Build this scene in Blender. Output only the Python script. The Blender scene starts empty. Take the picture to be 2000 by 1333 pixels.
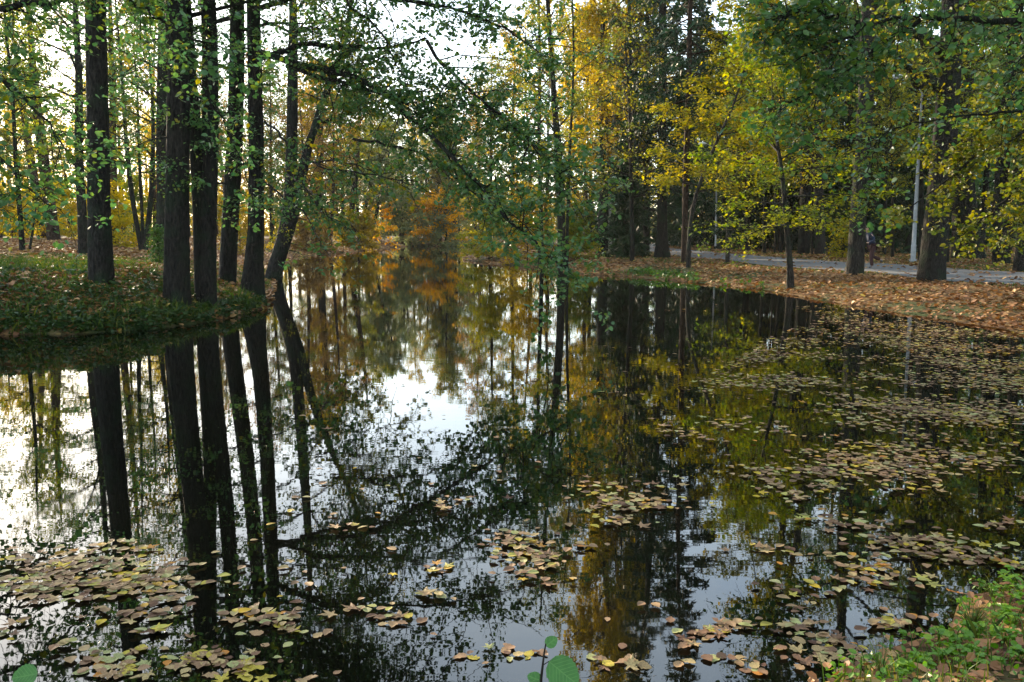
import bpy, math, random
import numpy as np
from mathutils import Vector
R = math.radians
# ------------------------------------------------------------------ camera, sky, sun, exposure
sc = bpy.context.scene
COL = sc.collection
F, CX, CY, PITCH, HCAM = 1740.0, 1000.0, 666.5, R(7.0), 2.0
cd = bpy.data.cameras.new('camera'); cam = bpy.data.objects.new('camera', cd); COL.objects.link(cam)
cd.sensor_width = 36.0; cd.lens = F / 2000 * 36; cd.clip_end = 2000; cd.clip_start = 0.05
cam.location = (0, 0, HCAM); cam.rotation_euler = (R(90) - PITCH, 0, 0)
sc.camera = cam
SUN_EL, SUN_AZ = 16.0, -34.0        # azimuth from +Y, negative = to the left
w = bpy.data.worlds.new('World'); sc.world = w; w.use_nodes = True
nt = w.node_tree; bg = nt.nodes['Background']
sky = nt.nodes.new('ShaderNodeTexSky'); sky.sky_type = 'NISHITA'; sky.sun_disc = False
sky.sun_elevation = R(SUN_EL); sky.sun_rotation = R(SUN_AZ); sky.air_density = 1.0; sky.dust_density = 0.6; sky.ozone_density = 1.0

_n = nt.nodes; _l = nt.links   # thin high cloud veil over the clear sky
_tc = _n.new('ShaderNodeTexCoord'); _sx = _n.new('ShaderNodeSeparateXYZ'); _l.new(_tc.outputs['Generated'], _sx.inputs[0])
_z = _n.new('ShaderNodeMath'); _z.operation = 'ADD'; _l.new(_sx.outputs[2], _z.inputs[0]); _z.inputs[1].default_value = .25
_dv = _n.new('ShaderNodeVectorMath'); _dv.operation = 'DIVIDE'; _l.new(_tc.outputs['Generated'], _dv.inputs[0])
_cb = _n.new('ShaderNodeCombineXYZ'); [_l.new(_z.outputs[0], _cb.inputs[i]) for i in range(3)]; _l.new(_cb.outputs[0], _dv.inputs[1])
_nz = _n.new('ShaderNodeTexNoise'); _nz.inputs['Scale'].default_value = 2.2; _nz.inputs['Detail'].default_value = 7; _nz.inputs['Roughness'].default_value = .6; _l.new(_dv.outputs[0], _nz.inputs['Vector'])
_mr = _n.new('ShaderNodeMapRange'); _mr.inputs[1].default_value = .35; _mr.inputs[2].default_value = .7; _mr.inputs[3].default_value = .35; _mr.inputs[4].default_value = .8; _l.new(_nz.outputs[0], _mr.inputs[0])
_mx = _n.new('ShaderNodeMix'); _mx.data_type = 'RGBA'; _l.new(_mr.outputs[0], _mx.inputs[0]); _l.new(sky.outputs[0], _mx.inputs[6]); _mx.inputs[7].default_value = (4.3, 4.9, 5.3, 1)
_l.new(_mx.outputs[2], bg.inputs[0]); bg.inputs[1].default_value = 0.15
sl = bpy.data.lights.new('sun', 'SUN'); so = bpy.data.objects.new('sun', sl); COL.objects.link(so)
sl.energy = 4.8; sl.angle = R(0.6); sl.color = (1.0, 0.80, 0.56)
sd = Vector((math.sin(R(SUN_AZ)) * math.cos(R(SUN_EL)), math.cos(R(SUN_AZ)) * math.cos(R(SUN_EL)), math.sin(R(SUN_EL))))
so.rotation_euler = sd.to_track_quat('Z', 'Y').to_euler()
sc.view_settings.view_transform = 'Standard'; sc.view_settings.look = 'None'
sc.view_settings.exposure = 1.85; sc.view_settings.gamma = 1.0
sc.render.engine = 'CYCLES'
sc.cycles.max_bounces = 6; sc.cycles.diffuse_bounces = 3; sc.cycles.glossy_bounces = 3; sc.cycles.transmission_bounces = 4
sc.cycles.use_denoising = True; sc.cycles.caustics_reflective = False; sc.cycles.caustics_refractive = False
sc.cycles.sample_clamp_indirect = 5.0; sc.cycles.sample_clamp_direct = 2.0
sc.render.film_transparent = False

# ------------------------------------------------------------------ geometry helpers
cp, sp_ = math.cos(PITCH), math.sin(PITCH)
def ray(px, py):
    a = (px - CX) / F; b = -(py - CY) / F
    return np.array([a, cp + b * sp_, -sp_ + b * cp])
def P3(px, py, Y):
    d = ray(px, py); t = Y / d[1]
    return np.array([0, 0, HCAM]) + d * t
def PZ(px, py, z=0.0):
    d = ray(px, py); t = (z - HCAM) / d[2]
    return np.array([0, 0, HCAM]) + d * t
def unit(v):
    return v / np.maximum(np.linalg.norm(v, axis=-1, keepdims=True), 1e-9)

class MB:
    def __init__(s): s.v = []; s.f = []; s.a = []; s.m = []; s.n = 0
    def add(s, verts, faces, attr=0.5, mi=0):
        verts = np.asarray(verts, float).reshape(-1, 3); faces = np.asarray(faces, int)
        s.v.append(verts); s.f.append(faces + s.n); s.m.append(np.full(len(faces), mi))
        s.a.append(np.broadcast_to(np.asarray(attr, float), (len(verts),)) if np.ndim(attr) < 1 else np.asarray(attr, float))
        s.n += len(verts)
    def mesh(s, name, mats, smooth=True):
        me = bpy.data.meshes.new(name)
        V = np.concatenate(s.v); A = np.concatenate(s.a)
        me.vertices.add(len(V)); me.vertices.foreach_set('co', V.astype(np.float32).ravel())
        li = np.concatenate([f.ravel() for f in s.f]); cnt = np.concatenate([np.full(len(f), f.shape[1]) for f in s.f])
        st = np.concatenate([[0], np.cumsum(cnt)[:-1]])
        me.loops.add(len(li)); me.loops.foreach_set('vertex_index', li.astype(np.int32))
        me.polygons.add(len(cnt)); me.polygons.foreach_set('loop_start', st.astype(np.int32)); me.polygons.foreach_set('loop_total', cnt.astype(np.int32))
        me.polygons.foreach_set('material_index', np.concatenate(s.m).astype(np.int32))
        me.polygons.foreach_set('use_smooth', np.full(len(cnt), smooth))
        at = me.attributes.new('v', 'FLOAT', 'POINT'); at.data.foreach_set('value', A.astype(np.float32))
        for m in (mats if isinstance(mats, (list, tuple)) else [mats]): me.materials.append(m)
        me.update(calc_edges=True)
        return me
    def obj(s, name, mats, parent=None, smooth=True):
        o = bpy.data.objects.new(name, s.mesh(name, mats, smooth)); COL.objects.link(o)
        if parent is not None: o.parent = parent
        return o

def tag(o, label, cat, group=None, kind=None):
    if label: o['label'] = label
    if cat: o['category'] = cat
    if group: o['group'] = group
    if kind: o['kind'] = kind
    return o
def empty(name, loc, label, cat, group=None):
    o = bpy.data.objects.new(name, None); COL.objects.link(o); o.location = loc; o.empty_display_size = .2
    return tag(o, label, cat, group)
def copy_tree(o, parent=None):
    c = o.copy(); COL.objects.link(c)
    if parent is not None: c.parent = parent
    for ch in list(o.children): copy_tree(ch, c)
    return c

def tubes(mb, pts, rad, S=6, attr=0.5, rng=None, mi=0):
    """pts (B,K,3) rad (B,K): a batch of tubes"""
    pts = np.asarray(pts, float); rad = np.asarray(rad, float)
    if pts.ndim == 2: pts = pts[None]; rad = rad[None]
    B, K, _ = pts.shape
    t = np.empty_like(pts); t[:, 1:-1] = pts[:, 2:] - pts[:, :-2]; t[:, 0] = pts[:, 1] - pts[:, 0]; t[:, -1] = pts[:, -1] - pts[:, -2]
    t = unit(t); tm = unit(pts[:, -1] - pts[:, 0])
    ref = np.where(np.abs(tm[:, 2:3]) > .8, np.array([[1., 0, 0]]), np.array([[0, 0, 1.]]))
    ref = unit(np.cross(tm, ref))[:, None, :]
    u = unit(ref - (ref * t).sum(-1, keepdims=True) * t); v = np.cross(t, u)
    a = np.arange(S) / S * 2 * math.pi
    ring = pts[:, :, None] + rad[:, :, None, None] * (np.cos(a)[None, None, :, None] * u[:, :, None] + np.sin(a)[None, None, :, None] * v[:, :, None])
    idx = np.arange(B * K * S).reshape(B, K, S)
    q = np.stack([idx[:, :-1], np.roll(idx[:, :-1], -1, 2), np.roll(idx[:, 1:], -1, 2), idx[:, 1:]], -1).reshape(-1, 4)
    mb.add(ring.reshape(-1, 3), q, attr, mi)

T_QUAD = (np.array([[0, 0, 0], [.42, -.34, .06], [1, 0, -.04], [.42, .34, .06]]), [[0, 1, 2, 3]])
T_OVAL = (np.array([[0, 0, 0], [.2, -.3, .06], [.62, -.34, .05], [1, 0, -.05], [.62, .34, .05], [.2, .3, .06]]), [[0, 1, 2, 3], [0, 3, 4, 5]])
T_NEED = (np.array([[0, 0, 0], [.3, -.12, 0], [1, -.03, -.05], [1, .03, -.05], [.3, .12, 0]]), [[0, 1, 2, 3, 4]])
def maple_template(seed=0, curl=.12):
    r = np.random.default_rng(seed)
    tips = [(-125, .55), (-62, .88), (0, 1.0), (62, .88), (125, .55)]
    out = []
    for i, (an, ln) in enumerate(tips):
        an2 = an + r.uniform(-5, 5); ln *= r.uniform(.9, 1.06)
        out += [(an2 - 17, ln * .62), (an2 - 9, ln * .70), (an2, ln), (an2 + 9, ln * .70), (an2 + 17, ln * .62)]
        if i < 4: out.append((an2 + 31, ln * .38))
    out.append((180, .12))
    V = [(0, 0, 0)]
    for an, ln in out:
        x, y = math.cos(R(an)) * ln * .6, math.sin(R(an)) * ln * .6
        V.append((x + .3, y, curl * (ln ** 2) * (r.uniform(.2, 1)) + .0))
    V[0] = (.3, 0, 0); n = len(V) - 1
    return np.array(V), [[0, 1 + i, 1 + (i + 1) % n] for i in range(n)]
def leafs(mb, P, D, N, S, tmpl=T_QUAD, attr=None, mi=0):
    """P pos, D axis, N normal, S size"""
    if len(P) == 0: return
    V, Fc = tmpl; D = unit(D); N = unit(N - (N * D).sum(-1, keepdims=True) * D); Bv = np.cross(N, D)
    S = np.broadcast_to(S, (len(P),))[:, None, None]
    vv = P[:, None] + S * (V[None, :, 0:1] * D[:, None] + V[None, :, 1:2] * Bv[:, None] + V[None, :, 2:3] * N[:, None])
    m = len(V); off = (np.arange(len(P)) * m)[:, None]
    Fc = np.array(Fc); ff = (off[:, :, None] + Fc[None]).reshape(-1, Fc.shape[1])
    at = 0.5 if attr is None else np.repeat(attr, m)
    mb.add(vv.reshape(-1, 3), ff, at, mi)
def rand_leaves(mb, rng, P, size, tmpl=T_QUAD, up=.9, down=.35, v=None, vclump=None):
    n = len(P)
    a = rng.uniform(0, 2 * math.pi, n)
    D = np.stack([np.cos(a), np.sin(a), -down + .5 * rng.standard_normal(n)], -1)
    N = np.array([0, 0, up]) + .62 * rng.standard_normal((n, 3))
    S = size * np.clip(rng.lognormal(-.05, .3, n), .4, 1.6)
    if v is None: v = rng.uniform(0, 1, n)
    leafs(mb, P, D, N, S, tmpl, v)

# ------------------------------------------------------------------ materials
MATS = {}
def ramp_mat(name, cols, trans=0.0, rough=.5, spec=.4, noise=0, bump=0):
    """leaf material: colour by the per leaf value 'v' """
    m = bpy.data.materials.new(name); m.use_nodes = True; t = m.node_tree; N = t.nodes; L = t.links; N.clear()
    at = N.new('ShaderNodeAttribute'); at.attribute_name = 'v'
    cr = N.new('ShaderNodeValToRGB'); cr.color_ramp.interpolation = 'LINEAR'
    e = cr.color_ramp.elements
    while len(e) < len(cols): e.new(.5)
    for i, (p, c) in enumerate(cols): e[i].position = p
    for i, (p, c) in enumerate(cols):
        g_ = sum(c) / 3; k_ = 1.0 if 'litter' in name else 1.28; e[i].color = (*[max(.002, (g_ + (q - g_) * k_) * .66) for q in c], 1)
    L.new(at.outputs['Fac'], cr.inputs[0])
    out = N.new('ShaderNodeOutputMaterial'); pb = N.new('ShaderNodeBsdfPrincipled')
    pb.inputs['Roughness'].default_value = rough; pb.inputs['Specular IOR Level'].default_value = spec
    colout = cr.outputs[0]
    if noise:
        tc = N.new('ShaderNodeTexCoord'); nz = N.new('ShaderNodeTexNoise'); nz.inputs['Scale'].default_value = noise; nz.inputs['Detail'].default_value = 4
        L.new(tc.outputs['Object'], nz.inputs['Vector'])
        mr = N.new('ShaderNodeMapRange'); mr.inputs[1].default_value = .3; mr.inputs[2].default_value = .7; mr.inputs[3].default_value = .5; mr.inputs[4].default_value = 1.3
        L.new(nz.outputs[0], mr.inputs[0])
        mx = N.new('ShaderNodeVectorMath'); mx.operation = 'SCALE'; L.new(colout, mx.inputs[0]); L.new(mr.outputs[0], mx.inputs['Scale']); colout = mx.outputs[0]
    L.new(colout, pb.inputs['Base Color'])
    if trans:
        tr = N.new('ShaderNodeBsdfTranslucent'); hs = N.new('ShaderNodeHueSaturation'); hs.inputs['Value'].default_value = 1.5; hs.inputs['Saturation'].default_value = 1.1
        L.new(colout, hs.inputs['Color']); L.new(hs.outputs[0], tr.inputs[0])
        ms = N.new('ShaderNodeMixShader'); ms.inputs[0].default_value = trans
        L.new(pb.outputs[0], ms.inputs[1]); L.new(tr.outputs[0], ms.inputs[2]); L.new(ms.outputs[0], out.inputs[0])
    else: L.new(pb.outputs[0], out.inputs[0])
    MATS[name] = m; return m
def bark_mat(name, c1, c2, scale=6, bump=.6, moss=None, mossh=1.2):
    m = bpy.data.materials.new(name); m.use_nodes = True; t = m.node_tree; N = t.nodes; L = t.links
    pb = N['Principled BSDF']; pb.inputs['Roughness'].default_value = .9; pb.inputs['Specular IOR Level'].default_value = .15
    tc = N.new('ShaderNodeTexCoord'); mp = N.new('ShaderNodeMapping'); mp.inputs['Scale'].default_value = (1, 1, .28)
    L.new(tc.outputs['Object'], mp.inputs[0])
    nz = N.new('ShaderNodeTexNoise'); nz.inputs['Scale'].default_value = scale * 3; nz.inputs['Detail'].default_value = 6; nz.inputs['Roughness'].default_value = .65
    L.new(mp.outputs[0], nz.inputs['Vector'])
    vo = N.new('ShaderNodeTexVoronoi'); vo.inputs['Scale'].default_value = scale * 2.2; vo.feature = 'DISTANCE_TO_EDGE'; L.new(mp.outputs[0], vo.inputs['Vector'])
    cr = N.new('ShaderNodeValToRGB'); e = cr.color_ramp.elements; e[0].position = .35; e[1].position = .65; e[0].color = (*c1, 1); e[1].color = (*c2, 1)
    L.new(nz.outputs[0], cr.inputs[0]); co = cr.outputs[0]
    if moss:
        n2 = N.new('ShaderNodeTexNoise'); n2.inputs['Scale'].default_value = 2.2; n2.inputs['Detail'].default_value = 5; L.new(tc.outputs['Object'], n2.inputs['Vector'])
        r2 = N.new('ShaderNodeValToRGB'); r2.color_ramp.elements[0].position = .48; r2.color_ramp.elements[1].position = .66; L.new(n2.outputs[0], r2.inputs[0])
        mx = N.new('ShaderNodeMix'); mx.data_type = 'RGBA'; L.new(r2.outputs[0], mx.inputs[0]); L.new(co, mx.inputs[6]); mx.inputs[7].default_value = (*moss, 1); co = mx.outputs[2]
    L.new(co, pb.inputs['Base Color'])
    ad = N.new('ShaderNodeMath'); ad.operation = 'ADD'; L.new(nz.outputs[0], ad.inputs[0]); L.new(vo.outputs[0], ad.inputs[1])
    bp = N.new('ShaderNodeBump'); bp.inputs['Strength'].default_value = bump; bp.inputs['Distance'].default_value = .09
    L.new(ad.outputs[0], bp.inputs['Height']); L.new(bp.outputs[0], pb.inputs['Normal'])
    MATS[name] = m; return m
def flat_mat(name, c, rough=.7, metal=0, noise=0, c2=None, spec=.3):
    m = bpy.data.materials.new(name); m.use_nodes = True; t = m.node_tree; N = t.nodes; L = t.links
    pb = N['Principled BSDF']; pb.inputs['Base Color'].default_value = (*c, 1); pb.inputs['Roughness'].default_value = rough; pb.inputs['Metallic'].default_value = metal
    pb.inputs['Specular IOR Level'].default_value = spec
    if noise:
        tc = N.new('ShaderNodeTexCoord'); nz = N.new('ShaderNodeTexNoise'); nz.inputs['Scale'].default_value = noise; nz.inputs['Detail'].default_value = 6
        L.new(tc.outputs['Object'], nz.inputs['Vector']); cr = N.new('ShaderNodeValToRGB'); e = cr.color_ramp.elements
        e[0].position = .35; e[1].position = .68; e[0].color = (*c, 1); e[1].color = (*(c2 or c), 1); L.new(nz.outputs[0], cr.inputs[0]); L.new(cr.outputs[0], pb.inputs['Base Color'])
    MATS[name] = m; return m

ramp_mat('leaf_alder', [(0, (.055, .13, .062)), (.55, (.115, .215, .080)), (.85, (.17, .22, .055)), (1, (.38, .31, .05))], .42, .36, .5)
ramp_mat('leaf_olive', [(0, (.075, .12, .045)), (.5, (.17, .19, .05)), (1, (.38, .30, .05))], .5, .5, .35)
ramp_mat('leaf_lime', [(0, (.10, .14, .035)), (.35, (.28, .28, .05)), (.8, (.50, .41, .06)), (1, (.60, .36, .05))], .5, .45, .4)
ramp_mat('leaf_yellowgreen', [(0, (.07, .13, .035)), (.45, (.18, .23, .045)), (1, (.42, .37, .05))], .5, .45, .4)
ramp_mat('leaf_orange', [(0, (.55, .33, .06)), (.5, (.85, .47, .06)), (1, (.90, .62, .09))], .65, .5, .3)
ramp_mat('leaf_gold', [(0, (.14, .12, .03)), (.4, (.33, .26, .07)), (1, (.56, .40, .08))], .55, .5, .3)
ramp_mat('leaf_larch_sunlit', [(0, (.26, .24, .07)), (.5, (.55, .45, .13)), (1, (.78, .55, .12))], .55, .5, .3)  # golden leaf, its colour raised above leaf_gold for a sunlit crown
ramp_mat('leaf_glow', [(0, (.25, .26, .03)), (.5, (.60, .50, .035)), (1, (.80, .52, .04))], .6, .5, .3)  # yellow leaf with sunlit brightness put into its colour
ramp_mat('leaf_shade_maple', [(0, (.05, .09, .03)), (.45, (.13, .16, .035)), (1, (.34, .29, .05))], .4, .5, .35)  # darker copy of leaf_yellowgreen, shade put into the colour
ramp_mat('leaf_rust', [(0, (.16, .11, .055)), (.5, (.30, .20, .09)), (1, (.46, .30, .11))], .5, .5, .3)
ramp_mat('leaf_spruce', [(0, (.014, .036, .018)), (.7, (.026, .060, .024)), (1, (.05, .085, .03))], .15, .55, .3)
ramp_mat('leaf_grey', [(0, (.13, .17, .10)), (.5, (.22, .26, .14)), (1, (.36, .34, .14))], .5, .6, .25)  # grey green leaf, colour lightened to look softly hazed at a distance
ramp_mat('leaf_herb', [(0, (.03, .07, .02)), (.6, (.07, .15, .03)), (.9, (.13, .20, .03)), (1, (.35, .28, .05))], .35, .42, .45)
ramp_mat('leaf_weed', [(0, (.02, .045, .016)), (.6, (.045, .085, .025)), (.9, (.08, .12, .025)), (1, (.30, .22, .05))], .3, .5, .3)
ramp_mat('leaf_fresh', [(0, (.06, .14, .03)), (.6, (.13, .26, .04)), (1, (.26, .36, .06))], .35, .42, .4)
ramp_mat('grass_blades', [(0, (.04, .075, .02)), (.6, (.08, .13, .03)), (1, (.20, .20, .05))], .3, .5, .35)
ramp_mat('litter', [(0, (.13, .055, .022)), (.35, (.30, .135, .05)), (.7, (.45, .24, .09)), (.9, (.50, .34, .14)), (1, (.62, .42, .05))], .12, .6, .3)
FLOAT_RAMP = [(0, (.13, .055, .028)), (.2, (.34, .19, .10)), (.42, (.46, .28, .14)), (.66, (.58, .42, .18)), (.76, (.44, .46, .20)), (.84, (.50, .47, .10)), (.93, (.72, .50, .03)), (1, (.62, .24, .03))]
ramp_mat('litter_wet', [(p_, tuple(q_ * .8 for q_ in c_)) for p_, c_ in FLOAT_RAMP], .08, .6, .25, noise=14)
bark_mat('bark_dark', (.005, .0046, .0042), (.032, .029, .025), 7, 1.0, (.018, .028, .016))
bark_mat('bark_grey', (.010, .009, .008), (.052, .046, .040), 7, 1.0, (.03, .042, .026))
bark_mat('bark_brown', (.014, .010, .008), (.060, .038, .027), 7, .8)
bark_mat('bark_birch', (.22, .21, .20), (.40, .39, .37), 3, .2)
bark_mat('twig', (.010, .009, .007), (.028, .024, .02), 10, .2)
bark_mat('twig_moss', (.010, .011, .008), (.03, .034, .018), 10, .3)

# ------------------------------------------------------------------ terrain
shore_px = [(-900, 745), (-300, 672), (0, 655), (150, 652), (300, 643), (370, 633), (440, 622), (490, 612), (515, 601), (524, 585), (530, 562), (540, 535), (552, 512), (570, 503),
            (650, 496), (700, 492), (740, 486), (790, 482), (905, 481.5), (912, 490), (905, 508), (960, 516), (1060, 524), (1130, 536), (1230, 541), (1315, 549), (1410, 557), (1500, 567), (1560, 580),
            (1700, 603), (1850, 624), (2000, 652), (2250, 705), (2700, 860), (2500, 1010), (2000, 1150), (1940, 1180), (1830, 1268), (1780, 1290), (1640, 1333)]
shore = np.array([PZ(*p)[:2] for p in shore_px] + [[.6, 3.0], [-1.5, 2.7], [-4.5, 2.9], [-9, 4.5], [-16, 9.0]])
def sdist(x, y):
    p = np.stack([np.asarray(x, float).ravel(), np.asarray(y, float).ravel()], -1)
    best = np.full(len(p), 1e9); ins = np.zeros(len(p), bool); n = len(shore)
    for i in range(n):
        a, b = shore[i], shore[(i + 1) % n]; ab = b - a
        t = np.clip(((p - a) @ ab) / (ab @ ab), 0, 1); d = np.linalg.norm(p - a - t[:, None] * ab, axis=1); best = np.minimum(best, d)
        c = ((a[1] > p[:, 1]) != (b[1] > p[:, 1])); xx = (b[0] - a[0]) * (p[:, 1] - a[1]) / (b[1] - a[1] + 1e-12) + a[0]; ins ^= c & (p[:, 0] < xx)
    return np.where(ins, -best, best).reshape(np.shape(x))
def sstep(x, a, b):
    t = np.clip((np.asarray(x, float) - a) / (b - a), 0, 1); return t * t * (3 - 2 * t)
def zf(x, y):
    x = np.asarray(x, float); y = np.asarray(y, float); s = sdist(x, y)
    s = s + (.10 * np.sin(3.3 * x + 2 * np.sin(2.1 * y)) + .07 * np.sin(7.1 * x + 4.7 * y)) * np.exp(-(s / .6) ** 2)
    sc_ = 1.3 + 3.5 * sstep(y, 25, 40)
    zl = (.93 + .22 * sstep(-x, 7, 10) * (1 - sstep(y, 24, 32))) * (1 - np.exp(-np.maximum(s, 0) / sc_)) + .36 * sstep(y, 26, 66) * sstep(s, 0, 8)
    zr = .52 * (1 - np.exp(-np.maximum(s, 0) / 4.0))
    k = sstep(x, -2, 6) * (1 - 0) ; z = zl * (1 - k) + zr * k
    zn = .45 * (1 - np.exp(-np.maximum(s, 0) / .9)); kn = 1 - sstep(y, 7, 10); z = z * (1 - kn) + zn * kn
    z = z + (.05 * np.sin(x * .7 + 1.3 * np.sin(y * .31)) * np.cos(y * .53) + .02 * np.sin(x * 2.3 + y * 1.1)) * sstep(s, .1, 2) * (1 - .75 * sstep(x, 8, 14))
    return np.where(s > 0, z + .012, -.7 * (1 - np.exp(np.minimum(s, 0) / 1.2)))
def zf1(x, y): return float(zf(np.array([x]), np.array([y]))[0])
def ground_hit(px, py):
    d = ray(px, py); ts = np.concatenate([np.arange(2, 60, .1), np.arange(60, 260, .5)])
    P = np.array([0, 0, HCAM]) + ts[:, None] * d; h = P[:, 2] - zf(P[:, 0], P[:, 1])
    i = np.argmax(h < 0)
    if h[i] >= 0: i = len(ts) - 1
    return P[i]
def axis_pts(lo, hi, f0, f1, step, g=1.12):
    a = list(np.arange(f0, f1 + 1e-6, step)); s = step
    while a[-1] < hi: s *= g; a.append(min(a[-1] + s, hi))
    s = step
    while a[0] > lo: s *= g; a.insert(0, max(a[0] - s, lo))
    return np.array(a)
gx = axis_pts(-600, 600, -14, 16, .3); gy = axis_pts(-60, 900, 1, 46, .3, 1.06)
GX, GY = np.meshgrid(gx, gy); GZ = zf(GX, GY)
mb = MB(); idx = np.arange(GX.size).reshape(GX.shape)
mb.add(np.stack([GX, GY, GZ], -1).reshape(-1, 3), np.stack([idx[:-1, :-1], idx[:-1, 1:], idx[1:, 1:], idx[1:, :-1]], -1).reshape(-1, 4))
gm = bpy.data.materials.new('ground_soil'); gm.use_nodes = True; t = gm.node_tree; N = t.nodes; L = t.links; pb = N['Principled BSDF']
pb.inputs['Roughness'].default_value = .95; pb.inputs['Specular IOR Level'].default_value = .1
tc = N.new('ShaderNodeTexCoord')
vo = N.new('ShaderNodeTexVoronoi'); vo.inputs['Scale'].default_value = 11; L.new(tc.outputs['Object'], vo.inputs['Vector'])
sx = N.new('ShaderNodeSeparateColor'); L.new(vo.outputs['Color'], sx.inputs[0])
cr = N.new('ShaderNodeValToRGB'); e = cr.color_ramp.elements
for p, c in [(0.0, (.03, .017, .009)), (.3, (.07, .038, .02)), (.7, (.13, .072, .033)), (1, (.20, .125, .045))]:
    q = e[0] if p == 0 else (e[-1] if p == 1 else e.new(p)); q.position = p; q.color = (*c, 1)
L.new(sx.outputs[0], cr.inputs[0])
nz = N.new('ShaderNodeTexNoise'); nz.inputs['Scale'].default_value = .35; nz.inputs['Detail'].default_value = 8; L.new(tc.outputs['Object'], nz.inputs['Vector'])
r2 = N.new('ShaderNodeValToRGB'); r2.color_ramp.elements[0].position = .47; r2.color_ramp.elements[1].position = .6; L.new(nz.outputs[0], r2.inputs[0])
mx = N.new('ShaderNodeMix'); mx.data_type = 'RGBA'; L.new(r2.outputs[0], mx.inputs[0]); L.new(cr.outputs[0], mx.inputs[6]); mx.inputs[7].default_value = (.036, .05, .017, 1)
L.new(mx.outputs[2], pb.inputs['Base Color'])
bp = N.new('ShaderNodeBump'); bp.inputs['Strength'].default_value = .5; bp.inputs['Distance'].default_value = .04; L.new(vo.outputs['Distance'], bp.inputs['Height']); L.new(bp.outputs[0], pb.inputs['Normal'])
tag(mb.obj('ground', gm), 'leaf strewn park ground sloping gently down to the pond', 'ground', kind='structure')

# water
wm = bpy.data.materials.new('pond_water'); wm.use_nodes = True; t = wm.node_tree; N = t.nodes; L = t.links; pb = N['Principled BSDF']
pb.inputs['Base Color'].default_value = (.0022, .0024, .0014, 1); pb.inputs['Roughness'].default_value = .015; pb.inputs['IOR'].default_value = 1.5; pb.inputs['Specular IOR Level'].default_value = .6
tc = N.new('ShaderNodeTexCoord'); mp = N.new('ShaderNodeMapping'); mp.inputs['Scale'].default_value = (1.0, 2.2, 1); L.new(tc.outputs['Object'], mp.inputs[0])
n1 = N.new('ShaderNodeTexNoise'); n1.inputs['Scale'].default_value = 3.0; n1.inputs['Detail'].default_value = 2; L.new(mp.outputs[0], n1.inputs['Vector'])
n2 = N.new('ShaderNodeTexNoise'); n2.inputs['Scale'].default_value = .22; n2.inputs['Detail'].default_value = 3; L.new(mp.outputs[0], n2.inputs['Vector'])
pr = N.new('ShaderNodeMapRange'); pr.inputs[1].default_value = .42; pr.inputs[2].default_value = .68; pr.inputs[3].default_value = .4; pr.inputs[4].default_value = 1.1; L.new(n2.outputs[0], pr.inputs[0])
n3 = N.new('ShaderNodeTexNoise'); n3.inputs['Scale'].default_value = 1.3; n3.inputs['Detail'].default_value = 6; L.new(tc.outputs['Object'], n3.inputs['Vector'])
rm = N.new('ShaderNodeMapRange'); rm.inputs[1].default_value = .5; rm.inputs[2].default_value = .75; rm.inputs[3].default_value = .01; rm.inputs[4].default_value = .03; L.new(n3.outputs[0], rm.inputs[0]); L.new(rm.outputs[0], pb.inputs['Roughness'])
ad = N.new('ShaderNodeMath'); ad.operation = 'MULTIPLY'; L.new(n1.outputs[0], ad.inputs[0]); L.new(pr.outputs[0], ad.inputs[1])
bp = N.new('ShaderNodeBump'); bp.inputs['Strength'].default_value = 1.0; bp.inputs['Distance'].default_value = .0005; L.new(ad.outputs[0], bp.inputs['Height']); L.new(bp.outputs[0], pb.inputs['Normal'])
mb = MB(); mb.add([[-50, -3, 0], [50, -3, 0], [50, 150, 0], [-50, 150, 0]], [[0, 1, 2, 3]])
tag(mb.obj('water', wm), 'still dark pond mirroring the trees', 'water', kind='structure')

# path
near = [(2600, 610), (2300, 582), (2000, 551), (1843, 543), (1793, 537), (1700, 527), (1653, 525.5), (1538, 519), (1440, 510), (1417, 507.5), (1326, 500), (1280, 495), (1249, 489), (1238, 484), (1240, 480), (1256, 477.2), (1310, 475.5), (1420, 473)]
far = [(2600, 580), (2300, 556), (2000, 532), (1843, 523), (1793, 520), (1700, 513.5), (1653, 512.5), (1546, 505.5), (1440, 497.5), (1412, 495.5), (1345, 489), (1305, 485), (1290, 483), (1285, 482), (1285, 481), (1292, 480), (1320, 478.8), (1420, 475.5)]
def onflat(p, z=.53):
    q = PZ(*p, z=z); return q
A = np.array([onflat(p) for p in near]); Bp = np.array([onflat(p) for p in far])
def dens(Pp, k=8):
    u = np.linspace(0, len(Pp) - 1, (len(Pp) - 1) * k + 1); return np.stack([np.interp(u, np.arange(len(Pp)), Pp[:, i]) for i in range(3)], -1)
A, Bp = dens(A), dens(Bp); K = 7
rows = np.stack([A * (1 - s) + Bp * s for s in np.linspace(0, 1, K)], 1)
rows[..., 2] = zf(rows[..., 0], rows[..., 1]) + .035
PATH_A, PATH_B = A.copy(), Bp.copy()
mb = MB(); idx = np.arange(rows.shape[0] * K).reshape(-1, K)
mb.add(rows.reshape(-1, 3), np.stack([idx[:-1, :-1], idx[1:, :-1], idx[1:, 1:], idx[:-1, 1:]], -1).reshape(-1, 4)[:, ::-1])
flat_mat('asphalt', (.085, .088, .095), .85, noise=30, c2=(.13, .135, .142))
tag(mb.obj('path', MATS['asphalt']), 'pale grey asphalt footpath curving away behind the trees', 'path', kind='structure')
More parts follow.
